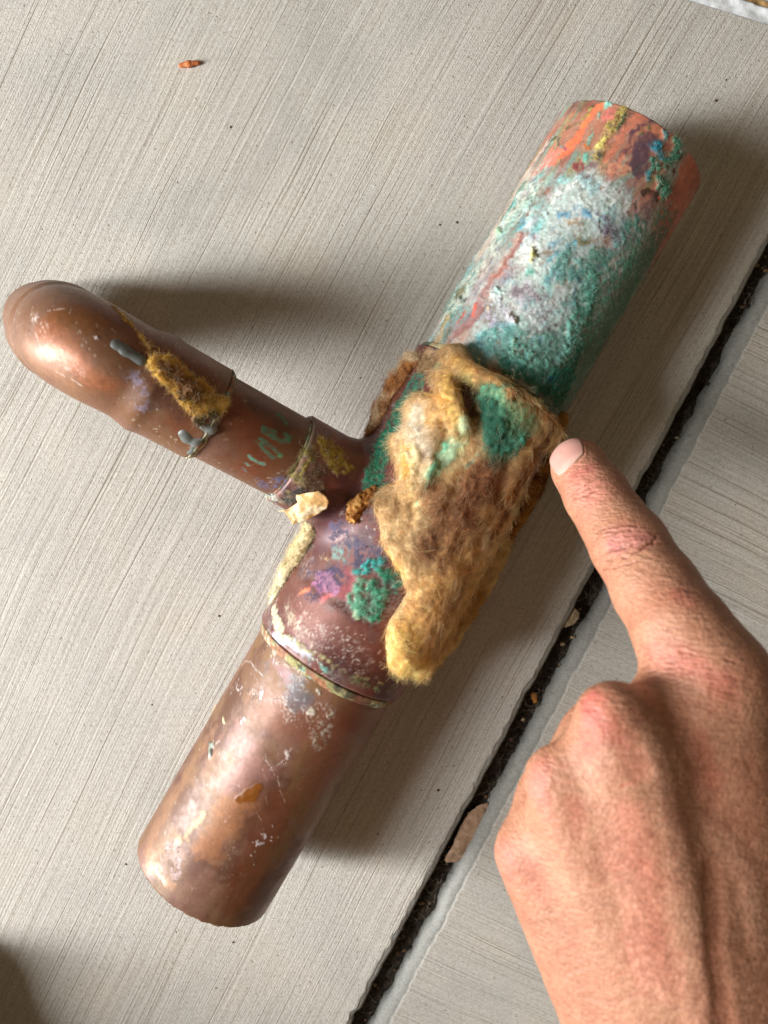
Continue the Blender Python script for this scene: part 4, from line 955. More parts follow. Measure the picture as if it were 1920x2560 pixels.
def concrete_mat(name, angle, base, seed):
    """broom-finished concrete: streaks along `angle` degrees, pits, dirt in the grooves; smooth where the slab edge was tooled"""
    m, nt, b = new_mat(name)
    L = nt.links
    pos = nd(nt, 'ShaderNodeTexCoord').outputs['Object']
    mp = nd(nt, 'ShaderNodeMapping'); mp.inputs['Rotation'].default_value = (0, 0, -math.radians(angle)); mp.inputs['Location'].default_value = (0, seed * .7, 0)
    L.new(pos, mp.inputs['Vector'])
    sx = nd(nt, 'ShaderNodeSeparateXYZ'); L.new(mp.outputs[0], sx.inputs[0])
    # slight bow of the broom strokes
    wob = noise_node(nt, mp.outputs[0], 7, 2)
    y = math_node(nt, 'ADD', sx.outputs[1], math_node(nt, 'MULTIPLY', wob.outputs[0], .008))
    x2 = math_node(nt, 'MULTIPLY', sx.outputs[0], sx.outputs[0])
    y = math_node(nt, 'ADD', y, math_node(nt, 'MULTIPLY', x2, .10))
    def streak(sy, sxx, detail, rough=.6):
        cb = nd(nt, 'ShaderNodeCombineXYZ')
        L.new(math_node(nt, 'MULTIPLY', sx.outputs[0], sxx), cb.inputs[0]); L.new(math_node(nt, 'MULTIPLY', y, sy), cb.inputs[1])
        return noise_node(nt, cb.outputs[0], 1.0, detail, rough).outputs[0]
    s1 = streak(950, 4, 4)
    s2 = streak(2300, 13, 2)
    s3 = streak(220, 3, 2)
    deep = math_node(nt, 'SUBTRACT', 1.0, ramp(nt, streak(1350, 9, 2, .4), [(.60, (0, 0, 0)), (.74, (1, 1, 1))]))
    grain = noise_node(nt, pos, 1700, 3, .7).outputs[0]
    pit = noise_node(nt, pos, 750, 2, .5).outputs[0]
    pits = ramp(nt, math_node(nt, 'ADD', pit, math_node(nt, 'MULTIPLY', attr(nt, 'edge').outputs['Fac'], .06)), [(.25, (0, 0, 0)), (.35, (1, 1, 1))])
    patch = noise_node(nt, pos, 22, 3).outputs[0]
    patch2 = noise_node(nt, pos, 7, 2).outputs[0]
    ed = attr(nt, 'edge').outputs['Fac']
    ned = math_node(nt, 'SUBTRACT', 1.0, ed, True)
    h = math_node(nt, 'MULTIPLY', s1, .9)
    h = math_node(nt, 'ADD', h, math_node(nt, 'MULTIPLY', s2, .5))
    h = math_node(nt, 'ADD', h, math_node(nt, 'MULTIPLY', deep, .55))
    h = math_node(nt, 'ADD', h, math_node(nt, 'MULTIPLY', s3, .6))
    hs = math_node(nt, 'MULTIPLY', h, ned)
    hs = math_node(nt, 'ADD', hs, math_node(nt, 'MULTIPLY', grain, .75))
    hs = math_node(nt, 'ADD', hs, math_node(nt, 'MULTIPLY', pits, .35))
    bm = nd(nt, 'ShaderNodeBump'); bm.inputs['Distance'].default_value = .00046; bm.inputs['Strength'].default_value = .85
    L.new(hs, bm.inputs['Height']); L.new(bm.outputs[0], b.inputs['Normal'])
    c = ramp(nt, patch, [(.30, tuple(v * .84 for v in base)), (.55, base), (.75, tuple(v * t for v, t in zip(base, (1.06, 1.03, .98))))])
    c = mixc(nt, math_node(nt, 'MULTIPLY', ramp(nt, patch2, [(.4, (0, 0, 0)), (.62, (1, 1, 1))]), .5), c, tuple(v * t for v, t in zip(base, (.94, .92, .92))))
    groove = ramp(nt, s1, [(.28, (.74, .69, .63)), (.46, (.97, .96, .95)), (.64, (1.07, 1.07, 1.07))])
    g2 = ramp(nt, s2, [(.30, (.80, .77, .73)), (.5, (1, 1, 1)), (.68, (1.07, 1.07, 1.07))])
    tex = mixc(nt, 1.0, groove, g2, 'MULTIPLY')
    dp = mixc(nt, deep, (.66, .58, .48), (1, 1, 1))
    tex = mixc(nt, 1.0, tex, dp, 'MULTIPLY')
    tex = mixc(nt, ramp(nt, noise_node(nt, pos, 11, 3).outputs[0], [(.35, (.25, .25, .25)), (.65, (1, 1, 1))]), (1, 1, 1), tex)
    tex = mixc(nt, ed, tex, (.54, .565, .575))
    c = mixc(nt, 1.0, c, tex, 'MULTIPLY')
    gr = ramp(nt, grain, [(.28, (.72, .69, .65)), (.5, (1, 1, 1)), (.72, (1.17, 1.17, 1.16))])
    grain2 = noise_node(nt, pos, 620, 4, .75).outputs[0]
    gr = mixc(nt, 1.0, gr, ramp(nt, grain2, [(.3, (.80, .77, .74)), (.52, (1, 1, 1)), (.7, (1.08, 1.08, 1.08))]), 'MULTIPLY')
    c = mixc(nt, 1.0, c, gr, 'MULTIPLY')
    c = mixc(nt, pits, mixc(nt, 1.0, c, (.6, .55, .48), 'MULTIPLY'), c)
    L.new(c, b.inputs['Base Color'])
    b.inputs['Roughness'].default_value = .82
    b.inputs['Specular IOR Level'].default_value = .35
    return m
M_SLAB_L = concrete_mat('broomed_concrete_a', 64.0, (.575, .535, .475), .31)
M_SLAB_R = concrete_mat('broomed_concrete_b', -25.0, (.545, .505, .445), .77)

# ------------------------------------------------------------------ ground: two slabs, the joint between, the strip at the far edge
G0 = np.array((144.91, 70.88, 0.00)); G1 = np.array((-10.08, -236.75, 0.00))
K0 = np.array((147.36, 60.48, 0.00)); K1 = np.array((-2.52, -242.66, 0.00))
T0 = np.array((114.21, 165.82, 0.00)); T1 = np.array((144.08, 157.14, 0.00))
EJ = unit(G0 - G1); EP = np.array([EJ[1], -EJ[0], 0])          # along the joint, and to its right
TD = unit(T1 - T0); TN = np.array([-TD[1], TD[0], 0])           # far edge line and its outward side
def s_far(p0):
    """distance along EJ from p0 to the far edge line"""
    return ((T0 - p0) @ TN) / (EJ @ TN)
def slab(name, edge_p, side, mat, r_edge, rough_edge, label, seed, width, e_dir):
    EP_ = np.array([e_dir[1], -e_dir[0], 0])
    qs = np.unique(np.concatenate([np.linspace(0, r_edge * 1.3, 14), np.linspace(r_edge * 1.3, 20, 24), np.geomspace(20, width, 26)]))
    base = -1100.0
    ns = 760
    t = np.concatenate([np.linspace(0, .62, 60)[:-1], np.linspace(.62, 1, ns)])
    V = []; ED = []
    depth = [-26.0, -14.0, -7.0]
    rows = [('w', d) for d in depth] + [('t', q) for q in qs]
    for kind, q in rows:
        qq = 0 if kind == 'w' else q
        p0 = edge_p + EP_ * side * qq
        smax = ((T0 - p0) @ TN) / (e_dir @ TN) - .3
        s = base + (smax - base) * t
        P = p0[None] + e_dir[None] * s[:, None]
        j = rough_edge * (fbm(np.stack([s, s * 0, s * 0 + seed * 9], 1), 9, 4, seed) - .25 * sstep(.45, .7, vnoise(np.stack([s, s * 0 + 4, s * 0], 1), 11, seed + 2)) * 4)
        fade = math.exp(-(qq / 5.0) ** 2)
        P = P - EP_[None] * (-side) * 0 + EP_[None] * side * (-(j) * fade)[:, None]
        rr = r_edge
        if kind == 'w':
            P[:, 2] = q
            P = P + EP_[None] * side * (-1.2 * vnoise(P, 5, seed + 5))[:, None]
            ED.append(np.full(len(P), 1.0))
        else:
            z = -(rr - math.sqrt(max(rr * rr - (rr - min(q, rr)) ** 2, 0)))
            P[:, 2] = z + .25 * vnoise(P, 6, seed + 3) * fade + .5 * fbm(P * (1, 1, 0), 60, 2, seed + 8) * 0
            lim = r_edge * 1.02 + .5 * vnoise(P, 3, seed + 4)
            ED.append(1 - sstep(lim - .5, lim + .7, np.full(len(P), q)))
        V.append(P)
    V = np.concatenate(V); ED = np.concatenate(ED)
    Q = grid_quads(len(rows), len(t))
    if side > 0: Q = Q[:, ::-1]
    return mesh_obj(name, V, Q, mat, origin=edge_p, extra={'edge': ED}, kind='structure', label=label)
slab('concrete_slab', G1, -1, M_SLAB_L, 2.0, .8, 'broad broom-finished concrete slab under the copper fitting', 3, 1500, EJ)
slab('concrete_slab', K1, 1, M_SLAB_R, 4.2, .6, 'concrete slab with rounded smooth edge under the hand', 8, 900, unit(K0 - K1))

# dirt in the joint
m, nt, b = new_mat('joint_dirt')
tc = nd(nt, 'ShaderNodeTexCoord').outputs['Object']
nz = noise_node(nt, tc, 500, 5, .7).outputs[0]
nt.links.new(ramp(nt, nz, [(.35, (.010, .008, .006)), (.55, (.04, .03, .02)), (.74, (.14, .10, .065))]), b.inputs['Base Color'])
b.inputs['Roughness'].default_value = 1.0
M_DIRT = m
ss = np.linspace(-700, 700, 1500); qs = np.linspace(-6, 15, 26)
P = G1[None, None] + EJ * ss[:, None, None] + EP * qs[None, :, None]
P = P.reshape(-1, 3)
P[:, 2] = -8.5 + 3.4 * fbm(P, 11, 3, 4) + 1.3 * vnoise(P, 1.6, 9)
mesh_obj('joint_dirt', P, grid_quads(len(ss), len(qs)), M_DIRT, origin=G1, kind='stuff', label='dark dirt and litter packed in the joint between slabs', category='dirt')
# lint and hairs caught in the joint
n = 900
sv = rng.uniform(-40, 420, n); cl = rng.rand(n) < .55
cent = np.array([60, 118, 150, 208, 262, 330.0])
sv[cl] = cent[rng.randint(0, 6, cl.sum())] + rng.randn(cl.sum()) * 6
P0 = G1 + EJ * sv[:, None] + EP * rng.uniform(1, 7, n)[:, None]
P0[:, 2] = rng.uniform(-9, -3.5, n)
Dv = rng.randn(n, 3); Dv[:, 2] *= .3; Dv /= np.linalg.norm(Dv, axis=1, keepdims=True)
Nv = np.tile([0, 0, 1.0], (n, 1))
pp = strands(P0, Nv, Dv, rng.uniform(2, 7, n), rng.uniform(.2, 1.5, n), .8, 6)
cc = np.where(rng.rand(n, 1) < .3, lin((150, 135, 115)), lin((62, 48, 40))) * rng.uniform(.6, 1.2, (n, 1))
fibres('joint_lint', pp, rng.uniform(.03, .07, n), cc, M_LINT, None, kind='stuff', label='dark lint and hairs caught in the slab joint', category='lint')

gv, gq, gc, off = [], [], [], 0
for _ in range(150):
    p = G1 + EJ * rng.uniform(-60, 420) + EP * rng.uniform(.5, 7.5); r = rng.uniform(.3, 1.3)
    uu, vv = np.meshgrid(np.linspace(0, math.pi, 6), np.linspace(0, 2 * math.pi, 8)[:-1], indexing='ij')
    s_ = np.stack([np.sin(uu) * np.cos(vv), np.sin(uu) * np.sin(vv) * .7, np.cos(uu) * .5], -1).reshape(-1, 3)
    s_ = s_ * (1 + .6 * vnoise(s_ * 2 + p[0], 1.0))[:, None] * r
    gv.append(s_ + (p[0], p[1], -7.0 + rng.uniform(-1.5, 2.5))); gq.append(grid_quads(6, 7, True) + off); off += len(s_)
    gc.append(np.tile(lin([(120, 92, 64), (84, 64, 48), (150, 128, 100), (60, 48, 40)][rng.randint(4)]) * rng.uniform(.6, 1.2), (len(s_), 1)))
V = np.concatenate(gv); n = len(V)
mesh_obj('joint_crumbs', V, np.concatenate(gq)[:, ::-1], M_PAPER, origin=G1, col=np.concatenate(gc), rmb=np.stack([np.full(n, .9), np.zeros(n), np.ones(n)], 1), kind='stuff', label='brown soil crumbs packed in the slab joint', category='crumbs')

# strip of white edge, tan joint filler and the next slab beyond it
def simple_mat(name, c1, c2, scale, rough=.8, bump=.0002):
    m, nt, b = new_mat(name)
    tc = nd(nt, 'ShaderNodeTexCoord').outputs['Object']
    nz = noise_node(nt, tc, scale, 5, .65).outputs[0]
    nt.links.new(ramp(nt, nz, [(.32, c1), (.66, c2)]), b.inputs['Base Color'])
    b.inputs['Roughness'].default_value = rough
    bm = nd(nt, 'ShaderNodeBump'); bm.inputs['Distance'].default_value = bump; nt.links.new(nz, bm.inputs['Height']); nt.links.new(bm.outputs[0], b.inputs['Normal'])
    return m
def strip(name, d0, d1, z, mat, amp, label, n2=10, **pr):
    u = np.linspace(-700, 500, 900); q = np.linspace(0, 1, n2)
    P = (T0[None, None] + TD * u[:, None, None] + TN * (d0 + (d1 - d0) * q)[None, :, None])
    P = np.concatenate([P[:, :1], P, P[:, -1:]], 1)
    zz = np.full(P.shape[:2], float(z)); zz[:, 0] = z - 12; zz[:, -1] = z - 12
    sh = P.shape; P = P.reshape(-1, 3); zz = zz.ravel()
    P[:, 2] = zz + amp * fbm(P, 5, 3, 2)
    P += TN * (.5 * amp * fbm(P, 7, 2, 6))[:, None]
    return mesh_obj(name, P, grid_quads(sh[0], sh[1])[:, ::-1], mat, origin=T0, kind='structure', label=label, **pr)
strip('threshold_edge', .4, 6.2, -.8, simple_mat('white_edge', lin((190, 190, 188)), lin((240, 240, 240)), 300), .7, 'white edge strip at the far corner of the slab')
strip('joint_filler', 6.3, 8.8, -1.6, simple_mat('filler', lin((120, 90, 50)), lin((190, 150, 95)), 350), .8, 'narrow tan joint filler beyond the white edge')
strip('far_slab', 8.9, 500, -1.2, simple_mat('blue_grey_concrete', lin((120, 130, 138)), lin((165, 172, 178)), 160), .15, 'blue-grey slab beyond the tan filler', 24)

# ------------------------------------------------------------------ copper fitting
fit = thing('copper_pipe_tee', (TEE_C[0], TEE_C[1], 0), 'corroded copper pipe tee with elbow and torn yellow insulation lying on concrete', 'pipe fitting')
FUZZ = []     # (points, normals, colours, weight) gathered for fine fibres
def finish(name, V, Q, N, base, rough, metal, mat=M_COPPER, var=.16, label=None, tag='P', keep=None, dust=1.0, base_fn=None, rough_wave=.02):
    n = len(V)
    mo = fbm(V, 22, 3, 40); mo2 = fbm(V, 4.5, 3, 44)
    c0 = lin(base)[None] * (1 + var * mo + var * .7 * mo2)[:, None]
    c0[:, 1] *= 1 + .10 * mo2; c0[:, 2] *= 1 + .16 * fbm(V, 13, 2, 50)
    ro = rough + .10 * mo2 + .06 * mo; me = np.full(n, metal); bu = np.full(n, .12)
    # patina film, pale dust specks and dark pits
    film = sstep(-.05, .45, fbm(V, 11, 4, 61))[:, None] * .5
    c0 = c0 * (1 - film) + lin((118, 84, 70)) * film; ro = ro + .16 * film[:, 0]; me = me * (1 - film[:, 0])
    sp = vnoise(V, .8, 64); sp2 = fbm(V, 14, 2, 66)
    k = (sstep(.62, .8, sp) * sstep(-.2, .4, sp2) * .5 * dust)[:, None]; c0 = c0 * (1 - k) + lin((205, 190, 175)) * k; me = me * (1 - k[:, 0])
    k = (sstep(.66, .8, vnoise(V, .9, 68)) * .5)[:, None]; c0 = c0 * (1 - k) + lin((60, 38, 30)) * k
    if base_fn is not None: c0, ro, me, bu, HB, FB = base_fn(V, N, c0, ro, me, bu)
    col, H, FZ, f1, f2 = paint(tag, V, c0, ro, me, bu)
    if base_fn is not None: H = H + HB; FZ = np.maximum(FZ, FB)
    V2 = V + N * (H + rough_wave * (fbm(V, 5, 3, 300) + .5 * fbm(V, 1.8, 2, 304)))[:, None]
    FUZZ.append((V2, N, col, FZ))
    kw = {'label': label} if label else {}
    return mesh_obj(name, V2, Q, mat, fit, col=col, rmb=np.stack([np.clip(ro, .04, 1), me, bu], 1), **kw)
def tube(a, ax, k0, k1, r, wall, res, ref=(0, 0, 1), end_noise=0.0, seed=0):
    """hollow tube with outer wall, cut ends and inner wall"""
    ax = unit(ax); u = unit(np.cross(ax, ref)); v = np.cross(u, ax)
    nv = int(2 * math.pi * r / res)
    th = np.linspace(0, 2 * math.pi, nv, endpoint=False)
    dirs = np.cos(th)[:, None] * u + np.sin(th)[:, None] * v
    ks = np.linspace(k0, k1, int((k1 - k0) / res) + 1)
    rows = [(k0 + 26, r - wall)] + [(k0 + 8, r - wall), (k0 + .3, r - wall), (k0, r - wall + .3), (k0, r - .35)] + [(k, r) for k in ks[1:-1]] + [(k1, r - .35), (k1, r - wall + .3), (k1 - .3, r - wall), (k1 - 8, r - wall), (k1 - 26, r - wall)]
    V = []; N = []
    for k, rr in rows:
        P = a + ax * k + dirs * rr
        if end_noise:
            e = end_noise * (vnoise(dirs * 30 + seed, 1.5) + .6 * vnoise(dirs * 30, .7, 3))
            w = math.exp(-min(abs(k - k0), abs(k - k1)) / .8)
            P = P + ax * (e * w)[:, None] * (1 if abs(k - k0) < abs(k - k1) else -1)
        V.append(P); N.append(dirs if rr >= r - .4 else -dirs)
    # rounded dents
    return np.concatenate(V), grid_quads(len(rows), nv, True), np.concatenate(N)
V, Q, N = tube(RUN_A, RUN_AX, 0, TEE_K - TEE_H + 12, R_RUN, 1.9, .42, end_noise=.28)
V = V + N * (.16 * fbm(V, 30, 2, 3))[:, None]
def handled(V, N, c0, ro, me, bu):
    k = (V - RUN_A) @ RUN_AX
    Ps = V - RUN_AX * (k * .7)[:, None]
    c = c0
    for col_, sc, sd, lo1, op, P_ in (((126, 92, 54), 13, 201, -.05, .7, Ps), ((134, 92, 80), 11, 204, .05, .6, Ps), ((90, 52, 36), 14, 207, .05, .7, V), ((128, 96, 78), 3.4, 210, .12, .6, V), ((160, 112, 82), 7, 213, .25, .4, Ps)):
        m = (sstep(lo1, lo1 + .3, fbm(P_, sc, 4, sd)) * op)[:, None]; c = c * (1 - m) + lin(col_) * m
    scr = sstep(.55, .75, vnoise((V - RUN_AX * (k * .0)[:, None]) * (1, 1, 1), .5, 216)) * sstep(.1, .4, fbm(V, 16, 2, 218)) * .35
    c = c * (1 - scr[:, None]) + lin((196, 170, 150)) * scr[:, None]
    return c, ro + .10 * fbm(V, 6, 3, 220), me, bu, np.zeros(len(V)), .0 * me
finish('lower_pipe', V, Q, N, (122, 86, 60), .50, .20, base_fn=handled, rough_wave=.035, label='brown tarnished copper pipe end with scratches and a wet drop')
V, Q, N = tube(RUN_A, RUN_AX, TEE_K + TEE_H - 12, RUN_L, R_RUN, 1.9, .38, end_noise=.2, seed=3)
def corroded(V, N, c0, ro, me, bu):
    k = (V - RUN_A) @ RUN_AX
    Ps = V - RUN_AX * (k * .78)[:, None]                              # stretched along the pipe
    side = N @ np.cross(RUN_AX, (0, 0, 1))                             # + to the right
    streak = fbm(Ps, 4.5, 4, 80); cloud = fbm(V, 9, 4, 84); grain = vnoise(V, .75, 86) * .6 + vnoise(V, .42, 87) * .4
    top = sstep(266, 280, k + 7 * streak)                              # bare metal towards the cut end
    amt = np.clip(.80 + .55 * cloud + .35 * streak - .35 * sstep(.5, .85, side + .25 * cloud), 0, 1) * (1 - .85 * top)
    # bare end: salmon and rose streaks
    q = sstep(-.25, .3, fbm(Ps, 3.2, 3, 90))[:, None]
    bare = lin((152, 92, 74)) * (1 - q) + lin((188, 122, 98)) * q
    q = sstep(.12, .4, fbm(Ps, 2.6, 3, 93))[:, None] * .7
    bare = bare * (1 - q) + lin((120, 66, 62)) * q
    for col_, sc, sd, lo1, op in (((226, 108, 76), 3.0, 301, .14, .75), ((86, 58, 70), 3.6, 304, .04, .85), ((154, 142, 76), 2.8, 307, .08, .85), ((96, 158, 140), 2.6, 310, .12, .85)):
        q = (sstep(lo1, lo1 + .14, fbm(Ps, sc, 4, sd)) * op * sstep(255, 270, k))[:, None]; bare = bare * (1 - q) + lin(col_) * q * (1 + .4 * grain[:, None])
    c = c0 * .3 + bare * .7
    pale = lin((186, 206, 198))[None] * np.ones((len(V), 1))
    for col_, sc, sd, lo1, hi1, op in (((112, 184, 178), 11, 101, -.1, .25, .85), ((152, 132, 146), 11, 104, .08, .4, .7), ((226, 228, 218), 9, 107, .0, .35, .75), ((126, 100, 86), 6, 110, .2, .45, .75), ((66, 134, 116), 7, 113, .12, .4, .85), ((84, 152, 172), 6, 116, .22, .45, .75)):
        m = (sstep(lo1, hi1, fbm(V * .55 + Ps * .45, sc * .8, 4, sd)) * op)[:, None]
        pale = pale * (1 - m) + lin(col_) * m
    pale = pale * (1 + .3 * grain + .2 * streak)[:, None]
    a = (amt * np.clip(1.05 + .7 * grain, .35, 1))[:, None]
    c = c * (1 - a) + pale * a
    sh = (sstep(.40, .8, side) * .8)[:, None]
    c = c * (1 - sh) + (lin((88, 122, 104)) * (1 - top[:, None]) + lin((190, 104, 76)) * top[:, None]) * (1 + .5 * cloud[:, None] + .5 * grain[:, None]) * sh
    a = a[:, 0]
    return np.clip(c, 0, 1), ro * (1 - a) + .93 * a, me * (1 - a) * .8, bu * (1 - a) + a, a * (.25 + .24 * grain + .45 * cloud + .3 * streak), a * .14
finish('upper_pipe', V, Q, N, (165, 108, 84), .5, .4, base_fn=corroded, label='copper pipe crusted with white, turquoise and green corrosion')
# tee body
def tee_local(Pl):
    return tee_sdf(TEE_C.astype(np.float32) + Pl[..., :1] * BR.astype(np.float32) + Pl[..., 1:2] * RUN_AX.astype(np.float32) + Pl[..., 2:] * TEE_N.astype(np.float32))
def dusty(V, N, c0, ro, me, bu):
    c = c0
    for col_, sc, sd, lo1, op in (((84, 60, 66), 9, 231, .0, .7), ((140, 92, 78), 6, 234, .1, .6), ((96, 88, 92), 3.5, 237, .16, .55), ((70, 34, 28), 10, 240, .12, .7)):
        m = (sstep(lo1, lo1 + .3, fbm(V, sc, 4, sd)) * op)[:, None]; c = c * (1 - m) + lin(col_) * m
    d = sstep(.1, .5, fbm(V, 12, 3, 243)) * np.clip(.5 + 1.2 * vnoise(V, .6, 246), 0, 1) * .4
    c = c * (1 - d[:, None]) + lin((176, 160, 148)) * d[:, None]
    return c, ro + .35 * d, me * (1 - d), np.maximum(bu, d), .03 * d, .10 * d + .012
V, Q = snets(tee_local, (-31, -58, -31), (53, 58, 31), .6)
if np.linalg.det(np.stack([BR, RUN_AX, TEE_N])) < 0: Q = Q[:, ::-1]
V = TEE_C + V[:, :1] * BR + V[:, 1:2] * RUN_AX + V[:, 2:] * TEE_N
N = normals(V, Q)
finish('tee_body', V, Q, N, (112, 62, 52), .46, .25, dust=2.2, base_fn=dusty, label='dark red-brown copper tee with pink, violet and green stains')
V, Q, N = tube(TEE_C, BR, D_TEECUP - 12, D_ELB + 12, R_BR, 1.5, .42)
finish('branch_pipe', V, Q, N, (112, 72, 48), .46, .25, label='short brown branch pipe with smeared green lettering')
# elbow
u0 = unit(np.cross(BR, LEG))
T_ = np.gradient(ELB_P, axis=0); T_ /= np.linalg.norm(T_, axis=1, keepdims=True)
nv = 260
th = np.linspace(0, 2 * math.pi, nv, endpoint=False)
V = []; N = []
def ring(p, t, r, sgn=1):
    w = np.cross(u0, t); d = np.cos(th)[:, None] * u0 + np.sin(th)[:, None] * w
    V.append(p + d * r); N.append(d * sgn)
ring(ELB_P[0] + T_[0] * 4, T_[0], R_BR + .05, -1); ring(ELB_P[0], T_[0], R_BR + .2, -1)
for p, t, r in zip(ELB_P, T_, ELB_R): ring(p, t, r)
ring(ELB_P[-1], T_[-1], R_BR - 1.3, -1); ring(ELB_P[-1] - T_[-1] * 25, T_[-1], R_BR - 1.3, -1)
nr = len(V); V = np.concatenate(V); N = np.concatenate(N)
Q = grid_quads(nr, nv, True)[:, ::-1]
V = V + N * (.22 * fbm(V, 16, 2, 9))[:, None]
finish('elbow', V, Q, N, (124, 84, 58), .47, .22, rough_wave=.07, label='rounded copper elbow with mustard fuzz and grey solder drips')

# solder beads round the joints
def bead(c, ax, r0, r1, w, base, seed, amp=.25):
    ax = unit(ax); u = unit(np.cross(ax, (.3, .2, 1))); v = np.cross(u, ax)
    nv = int(2 * math.pi * r1 / .4); th = np.linspace(0, 2 * math.pi, nv, endpoint=False)
    d = np.cos(th)[:, None] * u + np.sin(th)[:, None] * v
    V = []; N = []
    for i in range(13):
        f = i / 12
        rr = r0 - .6 + (r1 - r0 + .6) * (1 - f) ** .6 * min(1, .2 + f * 6)
        P = c + ax * (w * f) + d * rr
        nn = fbm(P, 4, 3, seed)
        P = P + d * (amp * nn)[:, None] + ax * (amp * 2.2 * nn * f)[:, None]
        V.append(P); N.append(d)
    return np.concatenate(V), grid_quads(13, nv, True), np.concatenate(N)
for c, ax, r0, r1, w, base in ((RUN_A + RUN_AX * (TEE_K - TEE_H), -RUN_AX, R_RUN, R_TEE - .5, 4.2, (150, 140, 95)),
                              (RUN_A + RUN_AX * (TEE_K + TEE_H), RUN_AX, R_RUN, R_TEE - .5, 3.0, (90, 105, 85)),
                              (TEE_C + BR * D_TEECUP, BR, R_BR, R_CUP - 1.1, 1.3, (74, 62, 46)),
                              (TEE_C + BR * D_ELB, -BR, R_BR, R_CUP + .45, 2.6, (120, 118, 104))):
    V, Q, N = bead(c, ax, r0, r1, w, base, 5)
    def mottled(V, N, c0, ro, me, bu):
        a = fbm(V, 5, 3, 120); c = c0
        for col_, sd, lo1 in (((206, 196, 150), 121, .05), ((70, 68, 48), 124, .12), ((112, 165, 145), 127, .2), ((150, 92, 66), 130, .15)):
            m = (sstep(lo1, lo1 + .2, fbm(V, 4.5, 3, sd)) * .85)[:, None]; c = c * (1 - m) + lin(col_) * m
        return c * (1 + .4 * vnoise(V, .7, 9))[:, None], ro + .2, me * .5, np.ones(len(V)), .12 * vnoise(V, 1.0, 3), np.zeros(len(V))
    finish('solder_bead', V, Q, N, base, .6, .25, M_SOLDER, base_fn=mottled)
# solder drips on the elbow
def sunk(p, depth):
    p = np.array(p, np.float32); e = np.eye(3, dtype=np.float32) * .2
    g = np.array([float(asm_sdf((p + e[k])[None])[0] - asm_sdf((p - e[k])[None])[0]) for k in range(3)])
    return p - unit(g) * depth
def blob(name, caps, base, mat, h=.3, noise_amp=.15, rough=.5, metal=.35, label=None, parent=fit):
    caps = [(sunk(a, .80 * ra), sunk(b_, .80 * rb), ra, rb) for a, b_, ra, rb in caps]
    allp = np.array([c[0] for c in caps] + [c[1] for c in caps]); rm = max(max(c[2], c[3]) for c in caps) + 1
    def f(P):
        d = None
        for a, b_, ra, rb in caps:
            e = d_cone(P, a, b_, ra, rb); d = e if d is None else smin(d, e, .8)
        return d + noise_amp * fbm(P, 2.2, 3, 12)
    V, Q = snets(f, allp.min(0) - rm, allp.max(0) + rm, h)
    V = relax(V, Q, 1, .5); N = normals(V, Q); n = len(V)
    mo = fbm(V, 2.5, 3, 8)
    col = lin(base)[None] * (1 + .35 * mo)[:, None]
    kw = {'label': label} if label else {}
    return mesh_obj(name, V, Q, mat, parent, col=np.clip(col, 0, 1), rmb=np.stack([np.full(n, rough), np.full(n, metal), np.full(n, .5)], 1), **kw)
blob('solder_drip', [((-76.20, 28.44, 81.33), (-73.60, 26.71, 80.75), 2.5, 2.2), ((-73.60, 26.71, 80.75), (-69.77, 24.35, 79.71), 2.2, 1.9)], (108, 109, 104), M_SOLDER, label='long grey solder drip beside mustard fuzz')
blob('solder_drip', [((-60.11, 3.10, 71.95), (-59.43, 1.80, 70.99), 2.6, 2.5), ((-59.43, 1.80, 70.99), (-57.05, 0.48, 70.02), 2.4, 1.8), ((-57.05, 0.48, 70.02), (-59.79, -2.69, 66.14), 1.6, 1.6), ((-57.05, 0.48, 70.02), (-51.57, 4.42, 71.48), 1.7, 1.6), ((-51.57, 4.42, 71.48), (-53.96, 5.47, 72.45), 1.6, 2.0)], (124, 126, 120), M_SOLDER, label='hooked grey solder drip at the elbow joint')

# ------------------------------------------------------------------ torn fibreglass insulation
allT = np.concatenate([t[2] for t in T_STROKES])
lo_, hi_ = allT.min(0) - 14, allT.max(0) + 14
lo_[2] = max(lo_[2], .6); hi_[2] = min(hi_[2], 72)
V, Q = snets(wool_sdf, lo_, hi_, .7)
V = relax(V, Q, 1, .4)
keep = asm_sdf(V) > -.6
Q = Q[keep[Q].all(1)]
used = np.zeros(len(V), bool); used[Q.ravel()] = True
remap = np.cumsum(used) - 1
V = V[used]; Q = remap[Q]
N = normals(V, Q)
n = len(V)
c0 = lin((188, 152, 100))[None] * (1 + .3 * fbm(V, 8, 3, 2) + .2 * fbm(V, 2, 2, 6))[:, None]
ro = np.full(n, .95); me = np.zeros(n); bu = np.ones(n)
col, H, FZ, f1, f2 = paint('W', V, c0, ro, me, bu)
lum = (col @ (.3, .59, .11))[:, None]; col = lum + (col - lum) * .86; col[:, 1] *= 1.01
col = col * (1.28 + .42 * vnoise(V, 1.1, 77))[:, None]
tear = sstep(.30, .12, np.abs(fbm(V - RUN_AX * ((V @ RUN_AX) * .6)[:, None], 5.5, 3, 401))) 
V = V + N * (H + .10 * vnoise(V, 1.3, 403) + .08 * vnoise(V, .8, 404) - .45 * tear * sstep(.2, .5, fbm(V, 12, 2, 406) + .35))[:, None]
col = col * (1 - .22 * sstep(.2, .8, -vnoise(V, 1.3, 403)))[:, None]
wool = mesh_obj('insulation_wool', V, Q, M_WOOL, fit, col=np.clip(col, 0, 1), rmb=np.stack([ro, me, bu], 1), label='matted tan, golden and green fibreglass wool stuck to the tee')
WV, WN, WC, WH = V, N, col, np.clip(H, 0, 1)
